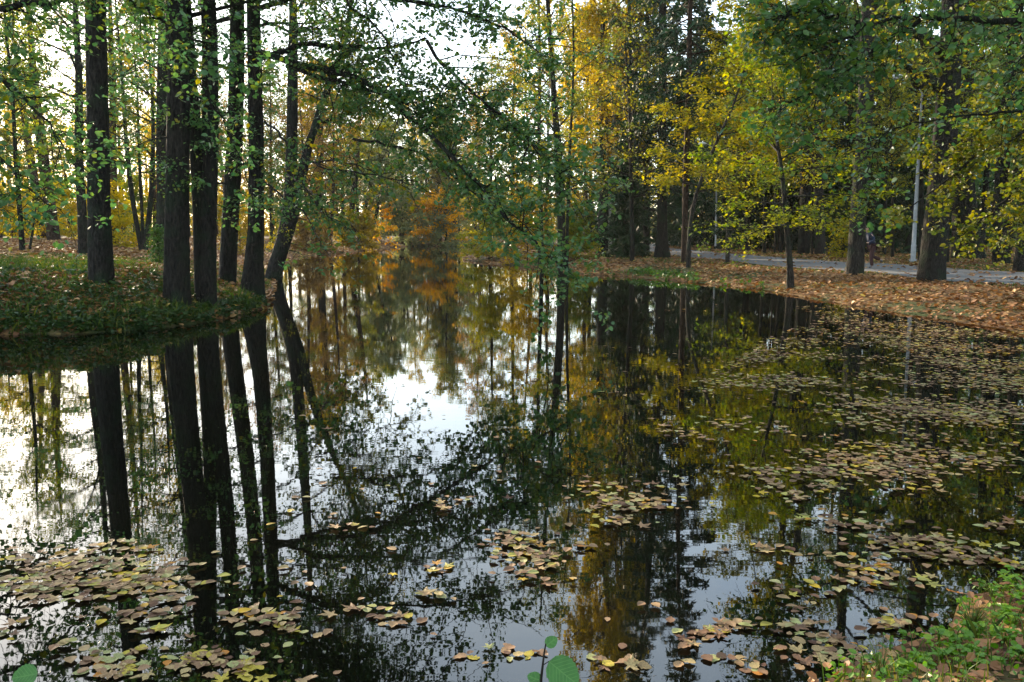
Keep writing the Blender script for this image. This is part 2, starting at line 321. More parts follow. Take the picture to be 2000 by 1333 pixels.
def on_path(x, y):
    # signed test: polygon of the path
    poly = np.concatenate([PATH_A[::8, :2], PATH_B[::8, :2][::-1]]); ins = np.zeros(len(x), bool); n = len(poly)
    for i in range(n):
        a, b = poly[i], poly[(i + 1) % n]; c = ((a[1] > y) != (b[1] > y)); xx = (b[0] - a[0]) * (y - a[1]) / (b[1] - a[1] + 1e-12) + a[0]; ins ^= c & (x < xx)
    return ins

# ------------------------------------------------------------------ trees
def trunk_tube(mb, pts, rad, rng):
    K0 = len(pts); K = K0 * 5; u = np.linspace(0, K0 - 1, K) ; u = (u / (K0 - 1)) ** 1.25 * (K0 - 1); P = np.stack([np.interp(u, np.arange(K0), pts[:, i]) for i in range(3)], -1); r = np.interp(u, np.arange(K0), rad)
    S = 22; a = np.arange(S) / S * 2 * math.pi; z = P[:, 2:3]; ph = rng.uniform(0, 6.28, 6)
    low = np.exp(-np.maximum(z - P[0, 2], 0) / .6)
    f = 1 + .035 * np.sin(9 * a + ph[0] + .5 * np.sin(z * .9)) + .03 * np.sin(5 * a + ph[1] + .6 * z) + .03 * np.sin(2 * a + ph[2] + .35 * z) + .018 * rng.standard_normal((K, S)) + low * (.08 * np.sin(4 * a + ph[3]) + .05 * np.sin(7 * a + ph[4]))
    x = P[:, 0:1] + r[:, None] * f * np.cos(a); y = P[:, 1:2] + r[:, None] * f * np.sin(a); V = np.stack([x, y, np.broadcast_to(z, x.shape)], -1)
    idx = np.arange(K * S).reshape(K, S); q = np.stack([idx[:-1], np.roll(idx[:-1], -1, 1), np.roll(idx[1:], -1, 1), idx[1:]], -1).reshape(-1, 4); mb.add(V.reshape(-1, 3), q, .5)
def resample(P, n):
    P = np.asarray(P, float); L_ = np.concatenate([[0], np.cumsum(np.linalg.norm(np.diff(P, axis=0), axis=1))]); u = np.linspace(0, L_[-1], n)
    # smooth (catmull-ish) by linear interp + light smoothing
    Q = np.stack([np.interp(u, L_, P[:, i]) for i in range(3)], -1)
    for _ in range(2): Q[1:-1] = (Q[:-2] + 2 * Q[1:-1] + Q[2:]) / 4
    return Q
def trunk_from_px(path_px, d, H, rng, base):
    pts = [P3(px, py, d) for px, py in path_px]; pts[0] = np.array(base)
    pts = np.array(pts); pts[:, 1] = base[1]
    z0 = base[2]
    if pts[-1][2] < z0 + H:
        dirv = unit(pts[-1] - pts[-2]); dirv = unit(dirv * .6 + np.array([0, 0, 1.])); rem = (z0 + H - pts[-1][2]) / max(dirv[2], .3)
        n = max(2, int(rem / 2)); a = rng.uniform(-.06, .06, (n, 2)).cumsum(0)
        for i in range(n):
            p = pts[-1] + (dirv + np.array([a[i, 0], a[i, 1], 0])) * rem / n; pts = np.vstack([pts, p])
    return pts
def grow(rng, trunk, tr, spec, d, wood, leaves_mb, tmpl=T_QUAD):
    """limbs, sub branches and leaves on a trunk polyline (n,3) with radii tr (n)"""
    n = len(trunk); sp = spec
    def at(t):
        u = t * (n - 1); return np.stack([np.interp(u, np.arange(n), trunk[:, i]) for i in range(3)], -1), np.interp(u, np.arange(n), tr)
    L_ = sp['n']; tt = sp['t0'] + (sp['t1'] - sp['t0']) * (np.arange(L_) + rng.uniform(0, 1, L_)) / L_
    P0, r0 = at(tt); az = np.arange(L_) * 2.39996 + rng.uniform(-.5, .5, L_)
    if 'bias' in sp: # azimuth concentration (angle, strength)
        ba, bs = sp['bias']; az = np.where(rng.uniform(0, 1, L_) < bs, ba + rng.normal(0, .6, L_), az)
    u = (tt - sp['t0']) / max(sp['t1'] - sp['t0'], 1e-6)
    prof = {'round': np.sqrt(np.clip(1 - (u * 1.05 - .35) ** 2 * 1.6, .05, 1)), 'cone': 1 - .93 * u, 'flat': 1 - .25 * u, 'tall': .55 + .45 * np.sin(np.pi * np.clip(u * .9 + .1, 0, 1))}[sp.get('prof', 'round')]
    Ln = sp['R'] * prof * rng.uniform(.7, 1.15, L_)
    e = sp['e0'] + (sp['e1'] - sp['e0']) * u + rng.normal(0, .12, L_)
    K = 7; pts = np.empty((L_, K, 3)); pts[:, 0] = P0; dirh = np.stack([np.cos(az), np.sin(az)], -1)
    for k in range(1, K):
        el = e + sp['bend'] * (k / (K - 1)) ; wob = rng.normal(0, .13, L_); ca, sa = np.cos(wob), np.sin(wob)
        dirh = np.stack([dirh[:, 0] * ca - dirh[:, 1] * sa, dirh[:, 0] * sa + dirh[:, 1] * ca], -1)
        pts[:, k] = pts[:, k - 1] + (Ln / (K - 1))[:, None] * np.stack([dirh[:, 0] * np.cos(el), dirh[:, 1] * np.cos(el), np.sin(el) + rng.normal(0, .08, L_)], -1)
    lr = np.minimum(r0 * .55, .012 + .016 * Ln)
    rad = lr[:, None] * (1 - .88 * np.linspace(0, 1, K))[None]
    tubes(wood, pts, rad, 5)
    M = sp['sub']; i = np.repeat(np.arange(L_), M); s = rng.uniform(.18, 1, L_ * M) ** .8
    kk = s * (K - 1); k0 = np.clip(kk.astype(int), 0, K - 2); fr = (kk - k0)[:, None]
    q0 = pts[i, k0] * (1 - fr) + pts[i, k0 + 1] * fr; tg = unit(pts[i, k0 + 1] - pts[i, k0])
    dv = unit(tg * .8 + rng.standard_normal((len(i), 3)) * np.array([.75, .75, .45])); sl_ = Ln[i] * sp['sl'] * (1.15 - .6 * s) * rng.uniform(.6, 1.3, len(i))
    K2 = 4; sp2 = np.empty((len(i), K2, 3)); sp2[:, 0] = q0
    for k in range(1, K2):
        dv = unit(dv + np.array([0, 0, sp.get('sd', -.15)]) + .18 * rng.standard_normal(dv.shape)); sp2[:, k] = sp2[:, k - 1] + dv * (sl_ / (K2 - 1))[:, None]
    tw = np.clip(sl_ * .009, .004, .03) * sp.get('tw', 1.)
    tubes(wood, sp2, tw[:, None] * np.array([1, .75, .5, .25])[None], 3)
    NL = sp['leaf']
    if NL:
        ii = rng.choice(len(i), NL, p=sl_ / sl_.sum()); 
        if sp.get('hang', 0):
            na = max(1, NL // 26); ai = ii[:na]; at_ = rng.uniform(.1, 1, na) * (K2 - 1); a0 = np.clip(at_.astype(int), 0, K2 - 2); af = (at_ - a0)[:, None]
            an = sp2[ai, a0] * (1 - af) + sp2[ai, a0 + 1] * af; hl = sp['hang'] * rng.uniform(.3, 1.2, na); sw = rng.normal(0, .12, (na, 2))
            j = rng.integers(0, na, NL); uu = rng.uniform(0, 1, NL); LP = an[j] + np.stack([sw[j, 0] * uu * hl[j], sw[j, 1] * uu * hl[j], -uu * hl[j]], -1) + rng.normal(0, .05, (NL, 3))
            hp = np.stack([an, an + np.stack([sw[:, 0] * hl, sw[:, 1] * hl, -hl], -1)], 1); tubes(wood, hp, np.full((na, 2), .005), 3)
            vv = np.clip(rng.uniform(0, 1, NL) * .5 + .5 * rng.uniform(0, 1, na)[j], 0, 1)
        else:
            at_ = rng.uniform(.12, 1.0, NL) * (K2 - 1); a0 = np.clip(at_.astype(int), 0, K2 - 2); af = (at_ - a0)[:, None]
            LP = sp2[ii, a0] * (1 - af) + sp2[ii, a0 + 1] * af + rng.normal(0, 1, (NL, 3)) * sp['spread'] * np.array([1, 1, .42])
            cl = rng.uniform(0, 1, len(i)); vv = np.clip(rng.uniform(0, 1, NL) * .5 + .5 * cl[ii], 0, 1)
        rand_leaves(leaves_mb, rng, LP, sp['ls'], tmpl, sp.get('up', .9), sp.get('down', .35), vv)
    return pts
def flare(trunk, r, amt=.45, h=.7):
    z = trunk[:, 2] - trunk[0, 2]; return r * (1 + amt * np.exp(-z / h))
SPEC = {
 'alder':  dict(n=34, t0=.34, t1=.98, R=4.2, e0=.25, e1=.9, bend=-.25, sub=11, sl=.42, spread=.115, prof='round', sd=-.12),
 'tall':   dict(n=36, t0=.30, t1=1.0, R=3.4, e0=.35, e1=1.0, bend=-.1, sub=10, sl=.45, spread=.2, prof='tall', sd=-.08),
 'maple':  dict(n=24, t0=.25, t1=1.0, R=3.2, e0=.15, e1=1.0, bend=-.2, sub=11, sl=.5, spread=.16, prof='round', sd=-.02, up=2.2, down=.15),
 'spruce': dict(n=120, t0=.06, t1=.99, R=3.2, e0=-.25, e1=.35, bend=-.2, sub=9, sl=.28, spread=.10, prof='cone', sd=-.25, up=.5, down=.6),
 'weep':   dict(n=34, t0=.22, t1=1.0, R=3.6, e0=.5, e1=1.15, bend=-.55, sub=9, sl=.4, spread=.2, prof='tall', sd=-.3, hang=1.9),
 'oak':    dict(n=22, t0=.22, t1=.98, R=6.0, e0=.35, e1=1.1, bend=-.15, sub=12, sl=.42, spread=.2, prof='round', sd=-.05),
 'shrub':  dict(n=26, t0=.02, t1=.9, R=1.6, e0=.5, e1=1.2, bend=-.3, sub=7, sl=.5, spread=.14, prof='flat', sd=-.05),
}
def lsize(d): return max(.085, .0026 * d)
TREES = {}
def make_tree(name, label, cat, path, w, H, spec, leafmat, bark='bark_grey', seed=0, group=None, d=None, leaf=9000, fl=.16, top=.06, stems=None, sprout=None, base=None, extra=None, tmpl=T_QUAD, ls=None, base_r=None, **ov):
    rng = np.random.default_rng(seed + 1000)
    if base is None: base = ground_hit(*path[0])
    base = np.array(base, float); d = base[1]
    sp = dict(SPEC[spec]); sp.update(ov); sp['leaf'] = leaf; sp['ls'] = ls or lsize(d)
    if tmpl is T_NEED: sp['ls'] = ls or max(.32, .006 * d)
    wood, lv = MB(), MB()
    all_st = [(path, w)] + (stems or [])
    for si, (pth, ww) in enumerate(all_st):
        if pth is None: raw = base_line(base, H, rng)
        else: raw = trunk_from_px(pth, d, H * (1 if si == 0 else rng.uniform(.8, .95)), rng, base if si == 0 or pth[0] == all_st[0][0][0] else P3(*pth[0], d))
        n = max(14, int(H / .8)); trk = resample(raw, n)
        trk[1:, :2] += np.cumsum(rng.normal(0, .012, (n - 1, 2)), 0) * .6
        r0 = (base_r if base_r else ww / F * np.linalg.norm(base - np.array([0, 0, HCAM])) / 2); z = (trk[:, 2] - trk[0, 2]) / max(trk[-1, 2] - trk[0, 2], .1)
        rr = flare(trk, np.maximum(r0 * (1 - (1 - top) * z ** 2.0), .012), fl, .5 + r0)
        trk2 = trk.copy(); trk2[0, 2] -= .25
        loc = trk2 - base
        # irregular section: many sides with lobed radius
        trunk_tube(wood, loc, rr, rng)
        s3 = dict(sp); s3['leaf'] = leaf // len(all_st); s3['n'] = max(5, sp['n'] // len(all_st) if len(all_st) > 1 else sp['n'])
        grow(rng, trk - base, rr, s3, d, wood, lv, tmpl)
        if sprout:
            s2 = dict(SPEC['tall']); s2.update(n=sprout[2], t0=sprout[0], t1=sprout[1], R=sprout[4] if len(sprout) > 4 else 1.1, e0=.3, e1=.3, bend=-.9, sub=5, sl=.5, spread=.12, leaf=sprout[3] // len(all_st), ls=sp['ls'], prof='flat')
            grow(rng, trk - base, rr, s2, d, wood, lv, tmpl)
    if extra: extra(rng, wood, lv, base, sp['ls'])
    root = empty(name, base, label, cat, group)
    wood.obj('trunk', MATS[bark], root)
    if lv.n: lv.obj('crown', MATS[leafmat], root, smooth=False)
    TREES[label] = root
    return root
def base_line(base, H, rng):
    n = 8; a = np.cumsum(rng.normal(0, .035 * H / 8, (n, 2)), 0); a[0] = 0
    return np.stack([base[0] + a[:, 0], base[1] + a[:, 1], base[2] + np.linspace(0, H, n)], -1)
def bough(rng, wood, lv, pts, r0, r1, nsub, sublen, nleaf, ls, spread=.12, bias=(0, 0, 0), S=7, tmpl=T_OVAL, t0=.1, sub2=3, tipgrow=1.0, down=.35):
    pts = resample(pts, 22); n = len(pts); pts[1:-1] += rng.normal(0, .02, (n - 2, 3))
    tubes(wood, pts, np.linspace(r0, r1, n), S)
    t = t0 + (1 - t0) * rng.uniform(0, 1, nsub) ** tipgrow; kk = t * (n - 1); k0 = np.clip(kk.astype(int), 0, n - 2); fr = (kk - k0)[:, None]
    q = pts[k0] * (1 - fr) + pts[k0 + 1] * fr; tg = unit(pts[k0 + 1] - pts[k0])
    dv = unit(tg * .7 + np.array(bias) + rng.standard_normal((nsub, 3)) * .7); ln = sublen * rng.uniform(.35, 1.15, nsub) * (1.1 - .35 * t); K2 = 6
    sb = np.empty((nsub, K2, 3)); sb[:, 0] = q
    for k in range(1, K2):
        dv = unit(dv + np.array([0, 0, -.10]) + .16 * rng.standard_normal(dv.shape)); sb[:, k] = sb[:, k - 1] + dv * (ln / (K2 - 1))[:, None]
    tubes(wood, sb, np.clip(ln * .008, .004, .02)[:, None] * np.linspace(1, .25, K2)[None], 4)
    m = nsub * sub2; i = np.repeat(np.arange(nsub), sub2); s = rng.uniform(.2, 1, m) * (K2 - 1); s0 = np.clip(s.astype(int), 0, K2 - 2); sf = (s - s0)[:, None]
    q = sb[i, s0] * (1 - sf) + sb[i, s0 + 1] * sf; tg = unit(sb[i, s0 + 1] - sb[i, s0]); dv = unit(tg * .8 + rng.standard_normal((m, 3)) * .6); l2 = ln[i] * .38 * rng.uniform(.5, 1.2, m)
    s2 = np.empty((m, 3, 3)); s2[:, 0] = q; s2[:, 1] = q + dv * l2[:, None] * .5; s2[:, 2] = s2[:, 1] + unit(dv + np.array([0, 0, -.2])) * l2[:, None] * .5
    tubes(wood, s2, np.full(m, .004)[:, None] * np.array([1, .8, .4])[None], 3)
    j = rng.integers(0, m, nleaf); u = rng.uniform(0, 2, nleaf); u0 = np.clip(u.astype(int), 0, 1); uf = (u - u0)[:, None]
    LP = s2[j, u0] * (1 - uf) + s2[j, u0 + 1] * uf + rng.normal(0, spread, (nleaf, 3)) * np.array([1, 1, .6])
    rand_leaves(lv, rng, LP, ls, tmpl, .9, down, np.clip(rng.uniform(0, .7, nleaf) + .3 * rng.uniform(0, 1, m)[j], 0, 1))

WG = 'tall trunks standing on the left bank beside the water'
# --- left bank foreground group
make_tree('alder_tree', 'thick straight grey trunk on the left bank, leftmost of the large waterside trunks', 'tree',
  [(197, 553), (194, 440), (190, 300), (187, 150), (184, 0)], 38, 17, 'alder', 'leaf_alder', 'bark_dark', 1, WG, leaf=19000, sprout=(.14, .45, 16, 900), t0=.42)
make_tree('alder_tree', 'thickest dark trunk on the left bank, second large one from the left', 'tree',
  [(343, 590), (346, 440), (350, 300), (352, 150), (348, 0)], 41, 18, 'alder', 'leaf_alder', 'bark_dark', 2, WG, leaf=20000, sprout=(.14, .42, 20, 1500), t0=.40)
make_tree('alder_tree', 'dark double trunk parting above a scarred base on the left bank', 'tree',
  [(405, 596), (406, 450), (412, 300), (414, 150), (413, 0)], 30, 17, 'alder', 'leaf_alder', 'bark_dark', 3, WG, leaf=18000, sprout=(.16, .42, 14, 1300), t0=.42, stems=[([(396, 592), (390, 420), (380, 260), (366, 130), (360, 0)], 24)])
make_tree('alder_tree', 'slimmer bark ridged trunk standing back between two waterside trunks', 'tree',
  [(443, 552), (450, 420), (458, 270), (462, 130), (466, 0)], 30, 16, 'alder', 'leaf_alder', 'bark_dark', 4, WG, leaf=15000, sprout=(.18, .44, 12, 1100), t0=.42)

def hero(rng, wood, lv, base, ls):
    def B(p): return np.array([P3(*q) for q in p]) - base
    H = [
     ([(500, 100, 23.6), (560, 118, 23.2), (600, 133, 22.8), (655, 137, 22.4), (700, 150, 22), (744, 174, 21.6), (814, 238, 20.6), (870, 294, 19.6), (926, 350, 18.6), (950, 375, 18), (978, 422, 17.2), (1022, 458, 16.4), (1060, 490, 15.8), (1112, 528, 15.2)], .09, .012, 120, 2.1, 5200, .09, (.45, 0, .38)),
     ([(505, 112, 23.6), (545, 106, 23.4), (575, 92, 23.2), (610, 82, 23), (640, 92, 22.8), (700, 93, 22.6), (760, 93, 22.4), (800, 85, 22.2), (830, 74, 22)], .085, .02, 60, 1.7, 1500, .10, (.2, 0, .1)),
     ([(560, 130, 23.2), (600, 143, 22.9), (650, 160, 22.5), (700, 170, 22.1), (760, 188, 21.6), (840, 200, 21), (920, 215, 20.4)], .06, .015, 50, 1.9, 1900, .11, (.3, 0, .1)),
     ([(655, -20, 21), (694, 22, 20.8), (738, 53, 20.6), (758, 92, 20.5), (786, 148, 20.3), (806, 200, 20)], .035, .006, 26, 1.2, 420, .1, (0, 0, -.1)),
     ([(834, 80, 21.6), (856, 123, 21.2), (898, 157, 20.8), (940, 195, 20.2), (1010, 250, 19.2), (1060, 310, 18.6), (1110, 360, 18)], .045, .008, 90, 2.0, 4200, .11, (.25, 0, .1)),
     ([(690, 272, 22), (730, 280, 21.6), (800, 291, 21), (860, 320, 20.4), (930, 380, 19.6), (990, 430, 19)], .035, .007, 50, 1.3, 1300, .11, (.2, 0, 0)),
     ([(517, 238, 23), (556, 269, 22), (575, 320, 21), (600, 380, 20), (640, 420, 19), (690, 450, 18)], .030, .006, 34, 1.1, 620, .10, (.1, 0, -.05)),
     ([(510, 350, 22.6), (556, 389, 21.5), (590, 408, 20.5), (618, 453, 19.5), (640, 500, 18.5), (660, 520, 18)], .025, .005, 30, .9, 420, .09, (.1, 0, -.1)),
     ([(500, 20, 23.2), (600, -20, 22.4), (760, 0, 21.4), (880, 15, 20.8), (990, 55, 20), (1060, 110, 19.4)], .07, .012, 90, 2.2, 3600, .11, (.2, 0, .15)),
     ([(500, -60, 23.2), (620, -160, 22), (780, -240, 20.5), (930, -300, 19), (1040, -330, 18)], .10, .02, 140, 2.8, 10500, .12, (.1, 0, 0)),
     ([(500, -160, 23.2), (560, -330, 21), (700, -480, 19), (860, -600, 17.5), (960, -700, 16.5)], .10, .02, 140, 2.8, 10500, .12, (0, 0, 0)),
     ([(495, -100, 23.2), (420, -300, 20), (330, -420, 18), (200, -500, 16)], .09, .02, 130, 2.7, 8500, .12, (0, 0, 0)),
     ([(590, 300, 23), (630, 330, 22), (700, 340, 21), (780, 350, 20), (850, 380, 19)], .025, .006, 34, 1.2, 520, .11, (.1, 0, 0)),
    ]
    for p, r0, r1, ns, slen, nl, spd, bias in H:
        bough(rng, wood, lv, B(p), r0, r1, int(ns * 1.05), slen, int(nl * 1.1), .086, spd * .75, bias)
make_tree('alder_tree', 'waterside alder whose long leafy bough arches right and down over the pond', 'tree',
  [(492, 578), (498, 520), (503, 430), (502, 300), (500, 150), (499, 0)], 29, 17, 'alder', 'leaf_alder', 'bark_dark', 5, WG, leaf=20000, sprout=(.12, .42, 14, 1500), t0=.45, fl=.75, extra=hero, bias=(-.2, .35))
def lean_extra(rng, wood, lv, base, ls):
    def B(p): return np.array([P3(*q) for q in p]) - base
    for p, r0, nl in [([(632, 200, 28.5), (660, 206, 28), (690, 205, 27.5), (735, 200, 27), (780, 180, 26.5)], .07, 700), ([(620, 240, 28.5), (665, 228, 28), (700, 212, 27.5), (730, 195, 27)], .06, 400),
                      ([(572, 60, 28.5), (610, 55, 28), (660, 62, 27.5), (700, 66, 27)], .05, 500), ([(560, 340, 28.5), (600, 370, 26), (640, 400, 24), (690, 440, 22)], .03, 350), ([(590, 320, 28.5), (650, 310, 27), (720, 330, 25.5), (800, 370, 24)], .03, 400)]:
        bough(rng, wood, lv, B(p), r0, .01, 40, 1.6, nl, .11, .12)
make_tree('leaning_tree', 'leaning two stemmed tree growing out over the water from the tip of the left bank', 'tree',
  [(530, 546), (545, 500), (566, 420), (568, 340), (571, 240), (572, 100), (573, 0)], 24, 16, 'tall', 'leaf_olive', 'bark_dark', 6, WG, leaf=9000, fl=.5, t0=.5, extra=lean_extra,
  stems=[([(532, 543), (560, 470), (585, 380), (592, 310), (620, 235), (634, 178), (664, 125), (676, 80), (688, 0)], 19)], sprout=(.08, .4, 12, 700, 1.2))
# --- left lawn and behind
make_tree('young_tree', 'thin young tree with a slight bend rising from the leafy lawn at far left', 'tree', [(44, 490), (38, 400), (30, 300), (24, 180), (10, 40)], 8, 13, 'tall', 'leaf_yellowgreen', 'bark_dark', 10, leaf=4200, R=2.4)
make_tree('young_tree', 'pencil thin sapling leaning right on the leafy lawn at far left', 'tree', [(57, 491), (62, 455), (68, 420), (70, 400)], 4, 3.2, 'shrub', 'leaf_yellowgreen', 'bark_dark', 11, leaf=350, R=.9, n=12, t0=.4)
make_tree('lawn_tree', 'stout trunk leaning left at the back edge of the lawn, shorter of the pair', 'tree', [(86, 466), (72, 380), (52, 260), (36, 150), (18, 30)], 15, 17, 'tall', 'leaf_olive', 'bark_brown', 12, leaf=7000)
make_tree('lawn_tree', 'stout trunk leaning left at the back edge of the lawn, bigger of the pair', 'tree', [(106, 471), (100, 430), (88, 330), (72, 200), (60, 80), (56, 0)], 19, 20, 'tall', 'leaf_olive', 'bark_brown', 13, leaf=8000)
make_tree('lawn_tree', 'medium dark trunk just left of the thick grey waterside trunk', 'tree', [(163, 498), (160, 420), (152, 300), (155, 160), (148, 40)], 15, 16, 'tall', 'leaf_alder', 'bark_dark', 14, leaf=9000, sprout=(.2, .5, 10, 700))
make_tree('lawn_tree', 'straight reddish trunk just right of the thick grey waterside trunk', 'tree', [(223, 481), (222, 400), (222, 300), (218, 150), (214, 0)], 13, 19, 'tall', 'leaf_gold', 'bark_brown', 15, leaf=7000)
make_tree('many_stemmed_tree', 'tree of three thin stems fanning from one foot on the lawn', 'tree', [(278, 491), (266, 440), (256, 370), (246, 280), (238, 150)], 8, 15, 'tall', 'leaf_yellowgreen', 'bark_dark', 16, leaf=6000,
  stems=[([(280, 490), (278, 420), (272, 330), (268, 200)], 6), ([(282, 490), (290, 440), (297, 360), (300, 240)], 9)])
make_tree('lawn_tree', 'slender pair of stems close behind the thickest waterside trunk', 'tree', [(302, 479), (302, 400), (299, 300), (300, 150)], 7, 16, 'tall', 'leaf_gold', 'bark_brown', 17, leaf=5000, stems=[([(308, 479), (315, 400), (322, 300), (324, 150)], 6)])
make_tree('lawn_tree', 'dark trunk half hidden behind the thickest waterside trunk', 'tree', [(320, 505), (318, 400), (316, 280), (318, 120), (318, 0)], 22, 16, 'tall', 'leaf_alder', 'bark_dark', 18, leaf=7000)
# --- centre left far shore
FS = 'trees along the far left shore of the pond'
make_tree('shore_tree', 'dark upright trunk on the far left shore with its dark mirror image below', 'tree', [(622, 481), (624, 400), (626, 300), (628, 150)], 14, 17, 'tall', 'leaf_gold', 'bark_dark', 20, FS, leaf=8000)
make_tree('shore_tree', 'dark trunk leaning right on the far left shore beside tan bushes', 'tree', [(673, 481), (682, 440), (692, 380), (700, 300), (706, 200)], 11, 18, 'tall', 'leaf_olive', 'bark_brown', 21, FS, leaf=8000, stems=[([(668, 481), (670, 430), (668, 350), (664, 250)], 7)])
make_tree('shore_tree', 'thin trunk leaning right above the tan bushes of the far shore, left of two', 'tree', [(706, 474), (710, 430), (717, 390), (728, 330), (740, 260)], 7, 15, 'tall', 'leaf_grey', 'bark_dark', 22, FS, leaf=6000)
make_tree('shore_tree', 'thin trunk leaning right above the tan bushes of the far shore, right of two', 'tree', [(722, 479), (734, 425), (742, 385), (752, 330), (768, 270)], 6, 14, 'tall', 'leaf_grey', 'bark_dark', 23, FS, leaf=6000)
make_tree('shore_tree', 'slim stem cluster on the far left shore behind the leaning waterside tree', 'tree', [(600, 484), (598, 400), (592, 300)], 7, 14, 'tall', 'leaf_rust', 'bark_brown', 24, FS, leaf=5000, stems=[([(645, 480), (650, 400), (652, 320)], 6)])
# --- centre
make_tree('clump_tree', 'clump of three straight stems rising from the water edge at centre right', 'tree', [(1092, 534), (1094, 470), (1092, 380), (1085, 280), (1078, 150), (1068, 0)], 11, 18.5, 'tall', 'leaf_olive', 'bark_dark', 30, leaf=10000, top=.2, R=3.0,
  stems=[([(1100, 534), (1100, 430), (1095, 300), (1084, 180), (1072, 0)], 9), ([(1107, 533), (1108, 430), (1112, 320), (1118, 200)], 6)], t0=.22, ls=.12)
make_tree('tall_tree', 'bare barked tall trunk with a kinked top between the clump and the golden birch', 'tree', [(1058, 522), (1056, 400), (1052, 280), (1054, 150), (1052, 0)], 8, 19, 'tall', 'leaf_olive', 'bark_dark', 31, leaf=6000, t0=.3)
make_tree('big_conifer_trunk_tree', 'stout blackish trunk at centre right beside a thin white birch stem', 'tree', [(1178, 499), (1178, 400), (1180, 300), (1176, 170), (1182, 0)], 19, 32, 'weep', 'leaf_larch_sunlit', 'bark_dark', 32, leaf=80000, top=.15, R=5.0, ls=.17, n=52, t0=.2)
make_tree('birch_tree', 'thin white barked birch touching the stout blackish trunk', 'tree', [(1192, 498), (1192, 420), (1196, 330), (1200, 200), (1204, 60)], 7, 29, 'weep', 'leaf_gold', 'bark_birch', 33, leaf=24000, R=3.2, fl=.15, ls=.16, n=44)
make_tree('forked_tree', 'moss green trunk forking high into two arms at centre right', 'tree', [(1240, 500), (1241, 420), (1243, 330), (1240, 230), (1232, 120), (1226, 0)], 12, 21, 'tall', 'leaf_olive', 'bark_grey', 34, leaf=8000, t0=.42, stems=[([(1243, 330), (1243, 250), (1255, 185), (1268, 140), (1275, 60), (1280, -20)], 8)])
make_tree('small_tree', 'slim dark tree with bare side twigs in front of the spruces', 'tree', [(1235, 511), (1235, 450), (1232, 350), (1231, 230), (1222, 100)], 8, 13, 'tall', 'leaf_olive', 'bark_dark', 35, leaf=2600, t0=.25, R=2.6)
SG = 'dark spruces beside the path bend'
make_tree('spruce_tree', 'big spruce with widely flared dark foot at the path bend', 'tree', [(1293, 503), (1293, 400), (1294, 250), (1294, 0)], 17, 29, 'spruce', 'leaf_spruce', 'bark_dark', 36, SG, leaf=15000, fl=1.0, tmpl=T_NEED, t0=.14, R=4.2, n=130)
make_tree('spruce_tree', 'dark spruce left of the path bend, behind the slim dark tree', 'tree', [(1262, 496), (1262, 400), (1263, 200), (1263, 60)], 12, 25, 'spruce', 'leaf_spruce', 'bark_dark', 37, SG, leaf=13000, tmpl=T_NEED, t0=.08, R=4.2)
make_tree('spruce_tree', 'low skirted spruce with boughs near the ground beside the white birch', 'tree', [(1222, 503), (1222, 400), (1222, 300)], 9, 8, 'spruce', 'leaf_spruce', 'bark_dark', 38, SG, leaf=9000, tmpl=T_NEED, t0=.05, R=1.5, n=100)
make_tree('path_tree', 'straight brown trunk on the litter bank right of the big spruce', 'tree', [(1336, 513), (1338, 430), (1340, 330), (1346, 150), (1348, 0)], 11, 26, 'spruce', 'leaf_spruce', 'bark_brown', 39, leaf=12000, tmpl=T_NEED, t0=.30, R=2.8, n=100)
make_tree('spread_maple', 'maple of golden green leaves reaching left over the litter bank on a thin trunk', 'tree', [(1345, 523), (1345, 450), (1350, 400), (1376, 330), (1412, 250), (1445, 180)], 8, 11, 'maple', 'leaf_lime', 'bark_grey', 40, leaf=9000, t0=.3, R=2.9, ls=.15)
make_tree('path_tree', 'thin trunk at the near edge of the path under yellow leaves', 'tree', [(1421, 514), (1421, 470), (1424, 400), (1440, 300), (1460, 200)], 7, 17, 'maple', 'leaf_lime', 'bark_grey', 41, leaf=13000, t0=.22, R=3.6, ls=.15)
make_tree('waterside_maple', 'small yellow green maple with a kinked trunk at the edge of the water', 'tree', [(1544, 566), (1545, 520), (1540, 480), (1532, 420), (1529, 340), (1515, 270), (1508, 220)], 10, 7.2, 'maple', 'leaf_yellowgreen', 'bark_grey', 42, leaf=8500, t0=.26, R=2.9, e0=.05, ls=.12, fl=.6)
make_tree('path_tree', 'round backed dark trunk on the far side of the path, left of two', 'tree', [(1569, 497), (1572, 420), (1574, 300), (1572, 150), (1570, 0)], 19, 28, 'oak', 'leaf_olive', 'bark_dark', 43, leaf=9000, R=5.0, t0=.42)
make_tree('path_tree', 'straight grey trunk on the far side of the path, right of two', 'tree', [(1603, 498), (1600, 420), (1596, 300), (1602, 150), (1604, 0)], 18, 28, 'tall', 'leaf_olive', 'bark_grey', 44, leaf=9000, t0=.4)
make_tree('path_tree', 'grey trunk tapering smoothly between path and water with a person behind', 'tree', [(1670, 537), (1674, 440), (1683, 330), (1689, 200), (1692, 80), (1693, 0)], 29, 19, 'oak', 'leaf_olive', 'bark_grey', 45, leaf=7500, t0=.5, R=4.0)
